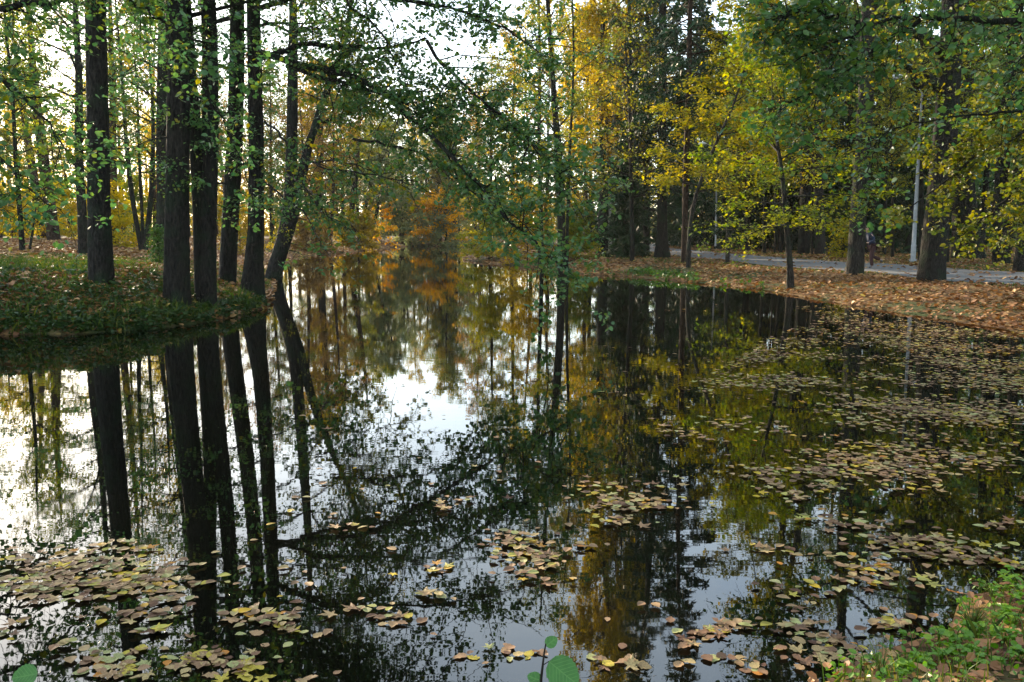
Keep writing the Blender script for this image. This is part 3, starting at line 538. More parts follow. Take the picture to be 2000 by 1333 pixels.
def oak_extra(rng, wood, lv, base, ls):
    def B(p): return np.array([P3(*q) for q in p]) - base
    Y = base[1]
    for p, r0 in [([(1838, 170, Y), (1810, 160, Y - .6), (1788, 170, Y - 1), (1782, 140, Y - 1.3), (1760, 118, Y - 1.6), (1738, 100, Y - 2)], .2), ([(1848, 110, Y), (1830, 90, Y - .5), (1800, 72, Y - 1), (1770, 60, Y - 1.5), (1730, 30, Y - 2)], .24),
                  ([(1838, 165, Y), (1800, 140, Y - 1), (1750, 128, Y - 1.5), (1700, 130, Y - 2)], .12), ([(1850, 60, Y), (1880, 20, Y - 1), (1930, -20, Y - 1.5)], .2)]:
        bough(rng, wood, lv, B(p), r0, .03, 24, 1.8, 330, .12, .14)
make_tree('oak_tree', 'massive dark trunk with crooked limbs between the litter bank and path', 'tree', [(1818, 549), (1826, 470), (1834, 390), (1842, 300), (1850, 200), (1856, 100), (1862, 0)], 39, 20, 'oak', 'leaf_olive', 'bark_dark', 46, leaf=8000, t0=.6, R=6.0, top=.2, fl=.3, extra=oak_extra)
make_tree('path_tree', 'very broad dark bole beyond the path on a small leafy mound', 'tree', [(1896, 506), (1886, 400), (1880, 300), (1884, 150)], 34, 22, 'oak', 'leaf_olive', 'bark_dark', 47, leaf=12000, t0=.35, R=6, stems=[([(1882, 506), (1876, 400), (1868, 300), (1864, 150)], 26)], fl=.6)
make_tree('path_tree', 'dark two stemmed trunk splitting low beyond the path at right', 'tree', [(1955, 516), (1952, 430), (1958, 330), (1968, 200), (1982, 60)], 22, 21, 'tall', 'leaf_yellowgreen', 'bark_dark', 48, leaf=9000, t0=.35, stems=[([(1960, 515), (1975, 430), (1990, 330), (2003, 200)], 17)])
make_tree('path_tree', 'thin far trunk between the oak and the two stemmed trunk, high in view', 'tree', [(1893, 494), (1893, 400), (1894, 250), (1890, 100)], 9, 20, 'tall', 'leaf_yellowgreen', 'bark_dark', 49, leaf=7000, t0=.4)
# thin dark young trunks behind the path
for k, (px, py, wd, pl) in enumerate([(1457, 492, 4, 'left of the kinked maple'), (1493, 496, 6, 'just left of the kinked maple trunk'), (1514, 495, 4, 'directly behind the kinked maple'), (1525, 495, 5, 'touching the kinked maple trunk in view'), (1586, 498, 4, 'between the round backed and grey trunks'),
                        (1727, 498, 6, 'left of two behind the walking person'), (1743, 503, 5, 'right of two behind the walking person'), (1798, 511, 8, 'right beside the tall grey lamp post'), (1848, 513, 10, 'right beside the massive oak'), (1996, 513, 5, 'right of the split trunk'),
                        (1446, 484, 11, 'beside the yellow maple at the far path edge'), (1414, 487, 11, 'behind the yellow leaves past the second lamp post'), (1392, 482, 12, 'left of the second lamp post'), (1326, 480, 8, 'right of the farthest lamp post')]):
    make_tree('young_tree', 'dark young trunk past the path ' + pl[:60], 'tree', [(px, py), (px + 1, py - 90), (px + (k % 3 - 1) * 4, py - 260)], wd, 12 + (k * 5) % 6, 'tall', ['leaf_olive', 'leaf_lime', 'leaf_yellowgreen'][k % 3], 'bark_dark', 60 + k, leaf=3600, t0=.3, R=2.4)

# --- trees just outside the frame whose boughs hang into the view
def left_over(rng, wood, lv, base, ls):
    def B(p): return np.array([P3(*q) for q in p]) - base
    for p, r0, ns, nl, sl_ in [([(-160, -60, 12.5), (-20, 20, 12.4), (60, 10, 12.3), (200, -20, 12.2), (300, -40, 12)], .07, 60, 900, 1.3), ([(-160, 60, 12.5), (-40, 120, 12.2), (60, 200, 12), (110, 260, 11.8), (140, 330, 11.6)], .04, 60, 1000, 1.2),
                          ([(-160, 200, 12.5), (-60, 250, 12), (20, 320, 11.6), (60, 380, 11.4), (120, 410, 11.2)], .03, 50, 650, .9), ([(150, -60, 12), (280, 20, 12), (340, 60, 12), (420, 90, 12), (500, 110, 12)], .03, 50, 560, .9),
                          ([(250, -60, 13), (330, 60, 13), (400, 180, 13), (470, 300, 13), (500, 420, 13)], .02, 50, 480, .8), ([(-160, -500, 12.5), (0, -560, 11.5), (200, -640, 10.5), (420, -700, 10)], .08, 90, 3000, 2.0), ([(-160, -300, 12.5), (0, -330, 12), (180, -300, 11.5), (360, -330, 11)], .07, 90, 2600, 1.9),
                          ([(-160, -420, 12.5), (-40, -420, 10), (60, -500, 8), (150, -600, 7)], .06, 60, 1600, 1.6), ([(-200, 300, 12.5), (-120, 330, 12), (-50, 370, 11.5), (10, 400, 11.2)], .03, 40, 420, .9)]:
        bough(rng, wood, lv, B(p), r0, .006, ns, sl_, nl, .078, .09)
bl = P3(-190, 600, 12.6); bl[2] = .4
make_tree('overhanging_alder', 'leafy alder sprays hanging in close at the upper left from a tree out of view', 'tree', None, 30, 13, 'alder', 'leaf_alder', 'bark_dark', 80, base=bl, base_r=.17, leaf=7000, t0=.5, extra=left_over, R=3.4, tmpl=T_OVAL, ls=.085)
def right_over(rng, wood, lv, base, ls):
    def B(p): return np.array([P3(*q) for q in p]) - base
    for p, r0, ns, nl, sl_ in [([(2120, 60, 13), (2000, 39, 12.6), (1930, 38, 12.4), (1860, 35, 12.2), (1798, 39, 12), (1770, 28, 11.9), (1734, 34, 11.8), (1692, 53, 11.6), (1650, 76, 11.5), (1600, 108, 11.4), (1540, 130, 11.3)], .06, 70, 850, 1.0),
                          ([(1798, 39, 12), (1784, 50, 12), (1720, 87, 12), (1678, 115, 12), (1650, 118, 12), (1608, 98, 12), (1570, 75, 12), (1520, 60, 12)], .03, 50, 560, .9),
                          ([(1678, 115, 12), (1650, 150, 12), (1610, 170, 12), (1560, 190, 12), (1500, 215, 12)], .02, 50, 620, .9),
                          ([(2120, 200, 13), (2000, 213, 13), (1944, 221, 13), (1832, 232, 13), (1776, 241, 13), (1720, 260, 13), (1680, 285, 13), (1630, 270, 13)], .024, 36, 380, .8),
                          ([(2120, -60, 13), (2000, -120, 12), (1850, -150, 11.5), (1700, -120, 11), (1550, -80, 11)], .06, 90, 2400, 1.8), ([(2120, -160, 13), (1960, -330, 11), (1800, -480, 9.5), (1650, -560, 8.5)], .06, 90, 2400, 1.9),
                          ([(2120, 0, 13), (2040, 60, 12.5), (1980, 130, 12.2), (1960, 170, 12)], .025, 50, 450, .9), ([(1720, 260, 13), (1700, 330, 13), (1680, 380, 13), (1700, 430, 13)], .010, 20, 150, .5), ([(1690, 50, 11.6), (1640, 30, 11.5), (1560, 20, 11.4), (1500, 40, 11.3)], .02, 60, 800, 1.0)]:
        bough(rng, wood, lv, B(p), r0, .006, ns, sl_, nl, .082, .08)
br = P3(2190, 600, 13.2); br[2] = zf1(br[0], br[1])
make_tree('overhanging_lime', 'dark green leafy boughs arching in at the upper right from a tree out of view', 'tree', None, 30, 13, 'alder', 'leaf_alder', 'bark_dark', 81, base=br, base_r=.2, leaf=2200, t0=.5, extra=right_over, R=3.2, tmpl=T_OVAL, ls=.085)
def right_yellow(rng, wood, lv, base, ls):
    def B(p): return np.array([P3(*q) for q in p]) - base
    for p, r0, ns, nl, sl_ in [([(2140, 150, 18), (2000, 258, 17), (1952, 286, 17), (1910, 300, 17), (1877, 328, 17), (1854, 347, 17), (1830, 370, 17), (1790, 400, 17), (1750, 420, 17)], .05, 60, 1500, 1.1),
                          ([(2000, 168, 17), (1958, 202, 17), (1927, 252, 17), (1880, 280, 17), (1850, 280, 17), (1815, 290, 17)], .03, 50, 800, .9), ([(2080, 260, 18), (2000, 350, 17), (1960, 400, 17), (1920, 430, 17), (1880, 460, 17)], .04, 50, 900, 1.0),
                          ([(2080, 60, 18), (2010, 100, 17.5), (1950, 140, 17), (1900, 180, 17)], .03, 30, 420, 1.0), ([(2080, 330, 18), (2010, 380, 17.5), (1980, 440, 17.2), (1960, 470, 17)], .03, 30, 350, .8)]:
        bough(rng, wood, lv, B(p), r0, .008, ns, sl_, int(nl * 1.25), .082, .07, tmpl=T_OVAL)
by = P3(2230, 600, 18.5); by[2] = zf1(by[0], by[1])
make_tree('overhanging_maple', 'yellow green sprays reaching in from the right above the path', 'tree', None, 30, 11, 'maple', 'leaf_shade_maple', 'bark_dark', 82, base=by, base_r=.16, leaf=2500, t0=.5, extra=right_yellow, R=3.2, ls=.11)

# --- shrubs
def shrub(name, label, px, py, wpx, H, leafmat, seed, leaf=5000, group='shrubs round the pond', spec_n=26, base=None):
    b = ground_hit(px, py) if base is None else np.array(base, float); d = b[1]; Rr = wpx / F * d / 2
    return make_tree(name, label, 'shrub', None, 0, H, 'shrub', leafmat, 'twig', seed, group, base=b, base_r=.03, leaf=leaf, R=Rr * 1.1, n=spec_n, e0=.15, fl=0, spread=.1 + .05 * Rr, t0=.03)
shrub('orange_maple', 'bright orange maple bush hanging over the far end of the pond', 852, 478, 120, 5.6, 'leaf_orange', 100, 4200)
shrub('yellow_shrub', 'yellow orange spray above the grey bushes at the far end of the pond', 745, 478, 60, 10.0, 'leaf_orange', 101, 2500)
shrub('grey_bush', 'grey green bush filling the far end of the pond, left of the orange maple', 790, 479, 100, 6.5, 'leaf_grey', 102, 7000)
shrub('grey_bush', 'low grey green bush at the waterline under the orange maple', 860, 480.5, 70, 3.0, 'leaf_grey', 103, 3500)
shrub('tan_shrub', 'tan leaved bush on the far left shore under the leaning trunks', 700, 488, 90, 2.6, 'leaf_gold', 104, 6000)
shrub('tan_shrub', 'pale bush behind the leaning waterside tree on the far left shore', 610, 491, 100, 2.2, 'leaf_rust', 105, 5000)
shrub('green_shrub', 'yellow green round bush standing at the water right of the pond narrows', 955, 508, 120, 4.2, 'leaf_lime', 106, 9000)
shrub('green_shrub', 'ochre and green bush between the round bush and the three stemmed clump', 1030, 515, 120, 3.6, 'leaf_gold', 107, 8000)
shrub('green_shrub', 'green bush right behind the three stemmed clump', 1125, 505, 80, 2.8, 'leaf_yellowgreen', 108, 5000)
shrub('dark_shrub', 'small dark bush at the foot of the thickest waterside trunk', 313, 518, 34, 1.5, 'leaf_herb', 109, 1400)
shrub('yellow_shrub', 'sunlit yellow bush at the back of the lawn between trunks', 215, 483, 110, 3.2, 'leaf_glow', 110, 6000)
shrub('yellow_shrub', 'sunlit yellow bush at far left behind the leaning pair', 30, 467, 120, 3.4, 'leaf_glow', 111, 6000)
shrub('yellow_shrub', 'bright yellow bush directly right of the leaning pair', 140, 470, 90, 3.6, 'leaf_glow', 112, 5000)
shrub('yellow_shrub', 'yellow green bush behind the three thin fanning stems', 262, 478, 90, 4.2, 'leaf_yellowgreen', 113, 5000)
shrub('yellow_shrub', 'small bush with yellow leaves left of the tapering trunk by the path', 1645, 505, 50, 2.0, 'leaf_lime', 114, 1200)
shrub('pale_shrub', 'pale yellow bush in the gap right of the slim trunk on the left tip', 470, 497, 120, 3.2, 'leaf_gold', 116, 5000)

# --- background wood: copies of a few generic trees
def proto(name, spec, lm, bark, H, seed, **kw):
    r = make_tree(name, 'proto' + str(seed), 'tree', None, 0, H, spec, lm, bark, seed, base=(0, 0, 0), base_r=kw.pop('br', .2), **kw); return r
protos = {
 'olive': proto('background_tree', 'tall', 'leaf_olive', 'bark_dark', 19, 200, leaf=9000, ls=.21, t0=.18, R=3.6),
 'yellow': proto('background_tree', 'tall', 'leaf_glow', 'bark_brown', 17, 201, leaf=8000, ls=.21, t0=.15, R=3.6),
 'gold': proto('background_tree', 'tall', 'leaf_gold', 'bark_brown', 20, 202, leaf=8000, ls=.21, t0=.2, R=3.4),
 'orange': proto('background_tree', 'oak', 'leaf_orange', 'bark_brown', 16, 203, leaf=8000, ls=.21, t0=.15, R=4.4),
 'rust': proto('background_tree', 'tall', 'leaf_rust', 'bark_grey', 18, 204, leaf=6000, ls=.2, t0=.15, R=3.6),
 'green': proto('background_tree', 'oak', 'leaf_alder', 'bark_dark', 20, 205, leaf=10000, ls=.22, t0=.2, R=5.0),
 'spruce': proto('background_spruce', 'spruce', 'leaf_spruce', 'bark_dark', 21, 206, leaf=12000, ls=.5, tmpl=T_NEED, t0=.05, R=3.6),
 'grey': proto('background_tree', 'tall', 'leaf_grey', 'bark_dark', 15, 207, leaf=9000, ls=.2, t0=.1, R=3.8),
}
WORD = {'olive': 'olive green', 'yellow': 'yellow', 'gold': 'golden brown', 'orange': 'orange', 'rust': 'thin rusty leaved', 'green': 'dark green', 'spruce': 'dark spruce', 'grey': 'grey green'}
zones = [
 (600, 790, 100, 135, 9, ['grey', 'rust', 'gold', 'grey'], 'behind the far left shore near the pond end', .98),
 (852, 945, 90, 125, 8, ['gold', 'olive', 'grey', 'olive', 'grey', 'gold', 'olive', 'grey'], 'behind the orange maple at the pond end', 1.0),  # px range, distance range, count, kinds, words, scale
 (-250, 330, 78, 120, 17, ['yellow', 'gold', 'olive', 'yellow'], 'in the sunlit wood behind the left lawn', .95),
 (-400, -50, 40, 80, 5, ['green', 'olive'], 'at the far left edge of the lawn', .9),
 (330, 640, 80, 125, 11, ['rust', 'olive', 'grey', 'gold', 'rust', 'olive'], 'behind the waterside trunks and far left shore', .95),
 (740, 900, 128, 150, 13, ['grey', 'gold', 'rust', 'grey'], 'beyond the far end of the pond', .88),
 (920, 1150, 70, 115, 7, ['rust', 'olive', 'gold', 'green'], 'behind the three stemmed clump', .8),
 (1130, 1330, 72, 115, 7, ['olive', 'green', 'spruce', 'gold'], 'behind the spruces of the path bend', .95),
 (1330, 1620, 66, 110, 17, ['spruce', 'green', 'olive', 'spruce', 'green'], 'beyond the path behind the maples', 1.0),
 (1600, 2000, 60, 100, 21, ['spruce', 'green', 'spruce', 'yellow', 'green'], 'beyond the path at the right', 1.0),
 (2150, 2700, 14, 34, 5, ['green', 'green', 'olive'], 'on the right bank past the edge of the view', .9),
 (1980, 2400, 30, 80, 7, ['green', 'olive', 'yellow'], 'at the right end of the path', 1.0)]
rng = np.random.default_rng(5); used = set()
for a, b, d0, d1, cnt, kinds, words, scl in zones:
    for i in range(cnt):
        k = kinds[i % len(kinds)]; k = 'green' if (k == 'yellow' and a > 1500) else k; px = a + (b - a) * (i + rng.uniform(.1, .9)) / cnt if True else 0
        Y = rng.uniform(d0, d1); p = P3(px, 460, Y)
        if sdist(p[0], p[1]) < 2 or on_path(np.array([p[0]]), np.array([p[1]]))[0]: Y += 12; p = P3(px, 460, Y)
        if sdist(p[0], p[1]) < 1: continue
        o = protos[k] if k not in used else copy_tree(protos[k]); used.add(k)
        o.location = (p[0], p[1], zf1(p[0], p[1])); o.rotation_euler = (rng.normal(0, .02), rng.normal(0, .02), rng.uniform(0, 6.28)); s = scl * rng.uniform(.8, 1.15); o.scale = (s, s, s * rng.uniform(.95, 1.1))
        sl2 = WORD[k] + (' tree ' if k != 'spruce' else ' ') + words
        o['label'] = sl2; o['group'] = WORD[k] + ' trees ' + words
for k, r_ in protos.items():
    if k not in used:
        for ch in list(r_.children): bpy.data.objects.remove(ch)
        bpy.data.objects.remove(r_)
for i, (x_, y_) in enumerate([(13, -4), (7, -9), (-3, -11), (18, 4), (21, 14)]):   # unseen trees added round the viewpoint to block sky light
    o = copy_tree(protos['green']); o.location = (x_, y_, .5); o.rotation_euler = (0, 0, i * 1.7); o.scale = (.85, .85, .8)
    o['label'] = 'unseen leafy tree added on the near bank to shade the scene'; o['group'] = 'unseen leafy trees added on the near bank to shade the scene'
# --- far off wood closing the view: one mass
mb = MB(); wd = MB(); rng = np.random.default_rng(9)
n = 120000; ang = rng.uniform(R(-46), R(46), n); rr = rng.uniform(150, 205, n); cl = np.sin(ang * 37) + np.sin(ang * 91 + 1) + np.sin(ang * 23 + 2)
hh = (7 + 2.6 * cl) * rng.uniform(0, 1, n) ** 1.5
LP = np.stack([np.sin(ang) * rr, np.cos(ang) * rr, 1.2 + hh], -1) + rng.normal(0, .4, (n, 3)); LP[:, 2] = np.maximum(LP[:, 2], .8)
rand_leaves(mb, rng, LP, .62, T_QUAD, .6, .3, np.clip(.5 + .25 * cl / 2 + rng.normal(0, .22, n), 0, 1))
ramp_mat('leaf_farwood', [(0, (.045, .07, .03)), (.35, (.10, .12, .035)), (.7, (.26, .19, .04)), (1, (.38, .22, .04))], .45, .6, .2)
m = 260; ta = rng.uniform(R(-46), R(46), m); tr_ = rng.uniform(150, 200, m); b0 = np.stack([np.sin(ta) * tr_, np.cos(ta) * tr_, np.full(m, .6)], -1); b1 = b0 + np.stack([rng.normal(0, .6, m), rng.normal(0, .6, m), rng.uniform(10, 15, m)], -1)
tubes(mb, np.stack([b0, (b0 + b1) / 2, b1], 1), np.array([[.2, .15, .06]]).repeat(m, 0), 5, mi=1)
tag(mb.obj('distant_woods', [MATS['leaf_farwood'], MATS['bark_dark']], smooth=False), 'far off autumn wood closing the view behind all nearer trees', 'woods', kind='stuff')

# ------------------------------------------------------------------ ground cover
def scatter(n, a0, a1, r0, r1, rng, pw=1.0):
    ang = rng.uniform(R(a0), R(a1), n); u = rng.uniform(0, 1, n)
    r = r0 * (r1 / r0) ** u if pw == 1 else r0 + (r1 - r0) * u
    x, y = np.sin(ang) * r, np.cos(ang) * r; return x, y
rng = np.random.default_rng(21)
def litter(name, label, n, a0, a1, r0, r1, maskf, size, mat='litter'):
    x, y = scatter(n, a0, a1, r0, r1, rng); s = sdist(x, y); z = zf(x, y); pth = on_path(x, y)
    ok = (z > .006) & maskf(x, y, s) & (~pth | (rng.uniform(0, 1, n) < .09)); x, y, z, pth = x[ok], y[ok], z[ok], pth[ok]; m = len(x)
    a = rng.uniform(0, 6.28, m); D = np.stack([np.cos(a), np.sin(a), rng.normal(0, .28, m)], -1); Nn = np.stack([rng.normal(0, .38, m), rng.normal(0, .38, m), np.ones(m)], -1)
    S = size * (1 + np.hypot(x, y) * .012) * rng.uniform(.6, 1.2, m); cl = .5 + .5 * np.sin(x * .9 + 2 * np.sin(y * .4))
    b = MB(); leafs(b, np.stack([x, y, z + .018 + .035 * pth + .02 * rng.uniform(0, 1, m)], -1), D, Nn, S, T_OVAL, np.clip(rng.uniform(0, 1, m) * .8 + .2 * cl, 0, 1))
    tag(b.obj(name, MATS[mat], smooth=False), label, 'fallen leaves', kind='stuff')
litter('leaf_litter', 'brown and orange fallen leaves covering the right bank', 90000, 2, 44, 14, 95, lambda x, y, s: (x > 2) & (rng.uniform(0, 1, len(x)) < .8 + .45 * np.sin(x * .9 + 2 * np.sin(y * .37)) * np.sin(y * .6 + np.sin(x * 1.3))), .115)
litter('leaf_litter', 'tan fallen leaves spread over the left bank and back of the lawn', 85000, -42, -8, 17, 100, lambda x, y, s: (x < 0) & (rng.uniform(0, 1, len(x)) < .10 + .9 * sstep(y, 30, 44) + .95 * (s < 3.6)), .12)
litter('leaf_litter', 'dry leaves caught along the low far shore', 16000, -14, 6, 30, 140, lambda x, y, s: s < 6, .16)
litter('leaf_litter', 'brown leaves on the near bank at the lower right', 5200, 10, 60, 2.2, 9, lambda x, y, s: (x > .8), .055)
# grass
def blades(name, label, n, a0, a1, r0, r1, maskf, h, rng, wid=.012):
    x, y = scatter(n, a0, a1, r0, r1, rng); s = sdist(x, y); z = zf(x, y); ok = (s > .03) & maskf(x, y, s) & ~on_path(x, y); x, y, z = x[ok], y[ok], z[ok]; m = len(x)
    d = np.hypot(x, y); hh = h * rng.uniform(.5, 1.3, m); wd_ = np.maximum(wid, d * .0008); a = rng.uniform(0, 6.28, m); lean = np.stack([np.cos(a), np.sin(a)], -1) * (hh * rng.uniform(.1, .7, m))[:, None]
    b2 = rng.uniform(0, 6.28, m); wv = np.stack([np.cos(b2) * wd_, np.sin(b2) * wd_, np.zeros(m)], -1); p = np.stack([x, y, z - .01], -1)
    mid = p + np.stack([lean[:, 0] * .35, lean[:, 1] * .35, hh * .6], -1); tip = p + np.stack([lean[:, 0], lean[:, 1], hh], -1)
    V = np.stack([p - wv, p + wv, mid + wv * .7, tip, mid - wv * .7], 1); F_ = np.arange(m * 5).reshape(m, 5)
    b = MB(); b.add(V.reshape(-1, 3), F_, np.repeat(rng.uniform(0, 1, m), 5)); tag(b.obj(name, MATS['grass_blades'], smooth=False), label, 'grass', kind='stuff')
blades('grass', 'short green grass of the left lawn', 70000, -42, -10, 17.5, 46, lambda x, y, s: (x < -1) & (y < 46), .10, rng)
blades('grass', 'strips of grass along both edges of the path', 36000, 5, 44, 22, 90, lambda x, y, s: (s > 5.0) & (rng.uniform(0, 1, len(x)) < .9) & (np.sin(x * .8 + y * .3) > -.5), .09, rng)
blades('grass', 'fresh grass of the near bank at the lower right', 2600, 18, 60, 2.6, 8, lambda x, y, s: (x > 1.2) & (s < 2.5), .13, rng, .003)
blades('grass', 'long ragged grass hanging over the waterline of the left bank', 16000, -44, -11, 15.5, 26, lambda x, y, s: (s < .6) & (np.sin(x * 3.1) + np.sin(y * 2.3 + x) > -.6), .24, rng, .010)
# herbs
def herbs(name, label, n, a0, a1, r0, r1, maskf, h, ls, nl, rng, mat='leaf_herb'):
    x, y = scatter(n, a0, a1, r0, r1, rng); s = sdist(x, y); z = zf(x, y); ok = (z > .004) & maskf(x, y, s) & ~on_path(x, y); x, y, z = x[ok], y[ok], z[ok]; m = len(x)
    hh = h * rng.uniform(.4, 1.3, m); i = np.repeat(np.arange(m), nl); q = len(i)
    P = np.stack([x[i] + rng.normal(0, h * .35, q), y[i] + rng.normal(0, h * .35, q), z[i] + hh[i] * rng.uniform(.2, 1, q)], -1)
    b = MB(); rand_leaves(b, rng, P, ls, T_OVAL, 1.1, .1, np.clip(rng.uniform(0, .6, m)[i] + rng.uniform(0, .4, q), 0, 1))
    st = np.stack([np.stack([x, y, z - .02], -1), np.stack([x, y, z + hh], -1)], 1); tubes(b, st, np.full((m, 2), .003), 3)
    tag(b.obj(name, MATS[mat], smooth=False), label, 'undergrowth', kind='stuff')
herbs('undergrowth', 'dark green weeds mixed with leaves on the slope of the left bank', 3400, -42, -13, 15.5, 24, lambda x, y, s: (s < 3.4) & (np.sin(x * 2.1 + 1.3 * np.sin(y * 1.7)) + np.sin(y * 2.7 + x) > -.7), .15, .075, 8, rng, 'leaf_weed')
herbs('undergrowth', 'ragged weeds overhanging the waterline of the left bank', 30000, -44, -12, 15.5, 25, lambda x, y, s: (s < .45), .12, .075, 8, rng, 'leaf_weed')
herbs('undergrowth', 'sparse weeds along the waterline of the right bank', 450, 2, 16, 24, 48, lambda x, y, s: (s < 1.2), .2, .11, 8, rng)
herbs('undergrowth', 'low clump of green weeds hanging over the right waterline', 260, 7.5, 11.5, 35, 42, lambda x, y, s: (s < 1.3), .26, .11, 8, rng, 'leaf_herb')
herbs('undergrowth', 'fresh green ground elder on the near bank at lower right', 950, 20, 60, 2.8, 7, lambda x, y, s: (x > 1.4) & (s < 1.8), .07, .026, 10, rng, 'leaf_fresh')

# ------------------------------------------------------------------ floating leaves
rng = np.random.default_rng(77)
ovals = [(220,1072,75,12,24,'a'),(120,1108,125,20,60,'a'),(60,1140,75,22,45,'a'),(200,1125,150,28,95,'a'),(305,1150,85,30,75,'a'),(130,1160,120,20,50,'a'),(265,1200,60,18,20,'a'),(300,1235,26,9,7,'a'),
 (130,1265,36,9,4,'b'),(200,1290,55,26,26,'b'),(240,1310,40,18,12,'b'),(345,1302,40,12,8,'c'),(430,1290,75,20,40,'c'),(480,1308,38,16,14,'c'),(20,1235,40,22,10,'b'),(600,1330,36,7,4,'c'),
 (462,1207,28,12,8,'c'),(540,1220,66,20,30,'c'),(500,1200,60,9,8,'c'),(425,1125,60,40,7,'a'),(560,1140,60,60,8,'d'),(640,1000,100,60,8,'d'),
 (730,1193,55,12,8,'d'),(765,1215,36,10,8,'d'),(840,1115,36,5,7,'d'),(838,1172,28,8,5,'d'),(690,1033,26,5,5,'d'),(905,985,60,18,10,'d'),
 (1000,1065,50,24,48,'e'),(1035,1095,55,26,30,'e'),(1050,1130,45,14,8,'e'),(1000,1280,90,10,10,'e'),
 (1210,950,75,9,22,'f'),(1225,988,62,13,30,'f'),(1200,1020,55,11,16,'f'),(1135,1070,30,8,8,'f'),(1300,975,40,8,6,'f'),
 (1400,1228,55,14,20,'g'),(1362,1250,28,18,9,'g'),(1400,1290,45,12,6,'g'),(1200,1300,60,12,8,'e'),
 (1590,1015,38,7,12,'h'),(1670,1030,65,12,26,'h'),(1790,1060,115,16,62,'h'),(1850,1090,105,15,52,'h'),(1960,1030,45,9,14,'h'),(1700,1112,65,13,24,'h'),(1700,1140,115,11,26,'h'),(1500,1075,45,9,10,'h'),(1640,1090,40,8,8,'h'),
 (1560,1225,66,9,14,'i'),(1620,1268,62,16,26,'i'),(1760,1220,60,13,20,'i'),(1700,1306,75,14,34,'i'),(1600,1250,40,9,8,'i'),(1480,1310,30,9,5,'i'),(1960,1100,50,12,14,'i'),(1560,1160,90,30,14,'i')]
PX = []; ZN = []
for cx, cy, rx, ry, n, zc in ovals:
    n = int(n * 1.3); a = rng.uniform(0, 6.283, n); q = np.where(rng.uniform(0, 1, n) < .82, rng.uniform(0, 1, n) ** .6, rng.uniform(.8, 2.0, n)); PX.append(np.stack([cx + rx * q * np.cos(a), cy + ry * q * np.sin(a)], -1)); ZN += [zc] * n
def inpoly(P, poly):
    ins = np.zeros(len(P), bool); n = len(poly)
    for i in range(n):
        a, b = poly[i], poly[(i + 1) % n]; c = ((a[1] > P[:, 1]) != (b[1] > P[:, 1])); xx = (b[0] - a[0]) * (P[:, 1] - a[1]) / (b[1] - a[1] + 1e-12) + a[0]; ins ^= c & (P[:, 0] < xx)
    return ins
def clump(P):
    W = np.array([PZ(*p)[:2] for p in P]); x, y = W[:, 0], W[:, 1]
    f = np.sin(x * 2.1 + 1.7 * np.sin(y * 1.1)) * .5 + np.sin(y * 2.9 + 1.9 * np.sin(x * .8 + 1)) * .6 + np.sin(x * 5.3 + y * 4.1 + 2 * np.sin(y * 2.3)) * .35 + np.sin(x * .7 - y * .9) * .4
    return f
def region(poly, n, th, soft, zc, pw=0):
    poly = np.array(poly, float); lo, hi = poly.min(0), poly.max(0); P = rng.uniform(lo, hi, (n, 2)); P = P[inpoly(P, poly)]
    f = clump(P); P = P[rng.uniform(0, 1, len(P)) < np.clip((f - th) / soft, .02, 1)]; PX.append(P); ZN.extend([zc] * len(P))
region([(1640, 596), (1750, 615), (2150, 690), (2150, 800), (1850, 720), (1640, 640), (1560, 600)], 9000, -1.2, .8, 'r')
region([(1600, 625), (2150, 660), (2150, 880), (1750, 800), (1480, 790), (1330, 765), (1440, 700), (1500, 660)], 15500, -.7, 1.7, 'r')
region([(1290, 790), (1500, 770), (2150, 830), (2150, 960), (1850, 930), (1600, 930), (1290, 930)], 4600, -.2, 1.6, 'r')
region([(1130, 900), (2150, 900), (2150, 1010), (1600, 1000), (1130, 1000)], 900, .5, .6, 'r')
region([(1180, 590), (1500, 600), (1560, 700), (1300, 800), (1100, 760)], 700, .6, .8, 'r')
region([(560, 500), (1500, 560), (1500, 1000), (560, 1000)], 420, -1, 8, 'd')
region([(560, 500), (1100, 530), (1100, 560), (560, 560)], 160, -1, 4, 'd')
region([(400, 1000), (1900, 1000), (1700, 1330), (0, 1330)], 230, -1, 6, 'd')
PX = np.concatenate(PX); ZN = np.array(ZN)
W = np.array([PZ(*p)[:2] for p in PX]); ok = sdist(W[:, 0], W[:, 1]) < -.02; W = W[ok]; ZN = ZN[ok]; n = len(W)
dist = np.hypot(W[:, 0], W[:, 1] - 0); mapl = rng.uniform(0, 1, n) < .2; v = rng.uniform(0, 1, n)
size = np.where(mapl, rng.uniform(.07, .13, n), rng.uniform(.035, .078, n)) * (1 + .012 * dist)
order = np.argsort(dist); near_i = order[:300]; far_i = order[300:]
def add_leaves(b, idx, tm):
    m = len(idx); a = rng.uniform(0, 6.28, m); D = np.stack([np.cos(a), np.sin(a), rng.normal(0, .03, m)], -1); Nn = np.stack([rng.normal(0, .07, m), rng.normal(0, .07, m), np.ones(m)], -1)
    P = np.stack([W[idx, 0], W[idx, 1], .006 + .02 * rng.uniform(0, 1, m)], -1); leafs(b, P, D, Nn, size[idx], tm, v[idx])
T_BR = (np.array([[0, 0, 0], [.1, -.22, .03], [.35, -.36, .07], [.65, -.28, .06], [1, 0, .0], [.65, .28, .06], [.35, .36, .07], [.1, .22, .03]]), [[0, 1, 2, 3], [0, 3, 4, 5], [0, 5, 6, 7]])
b = MB(); fm = far_i[mapl[far_i]]; fo = far_i[~mapl[far_i]]
for k in range(4): add_leaves(b, fm[k::4], maple_template(k, .10))
add_leaves(b, fo, T_BR)
tag(b.obj('floating_leaves', MATS['litter_wet'], smooth=False), 'rafts of fallen leaves floating across the right half of the pond', 'fallen leaves', kind='stuff')
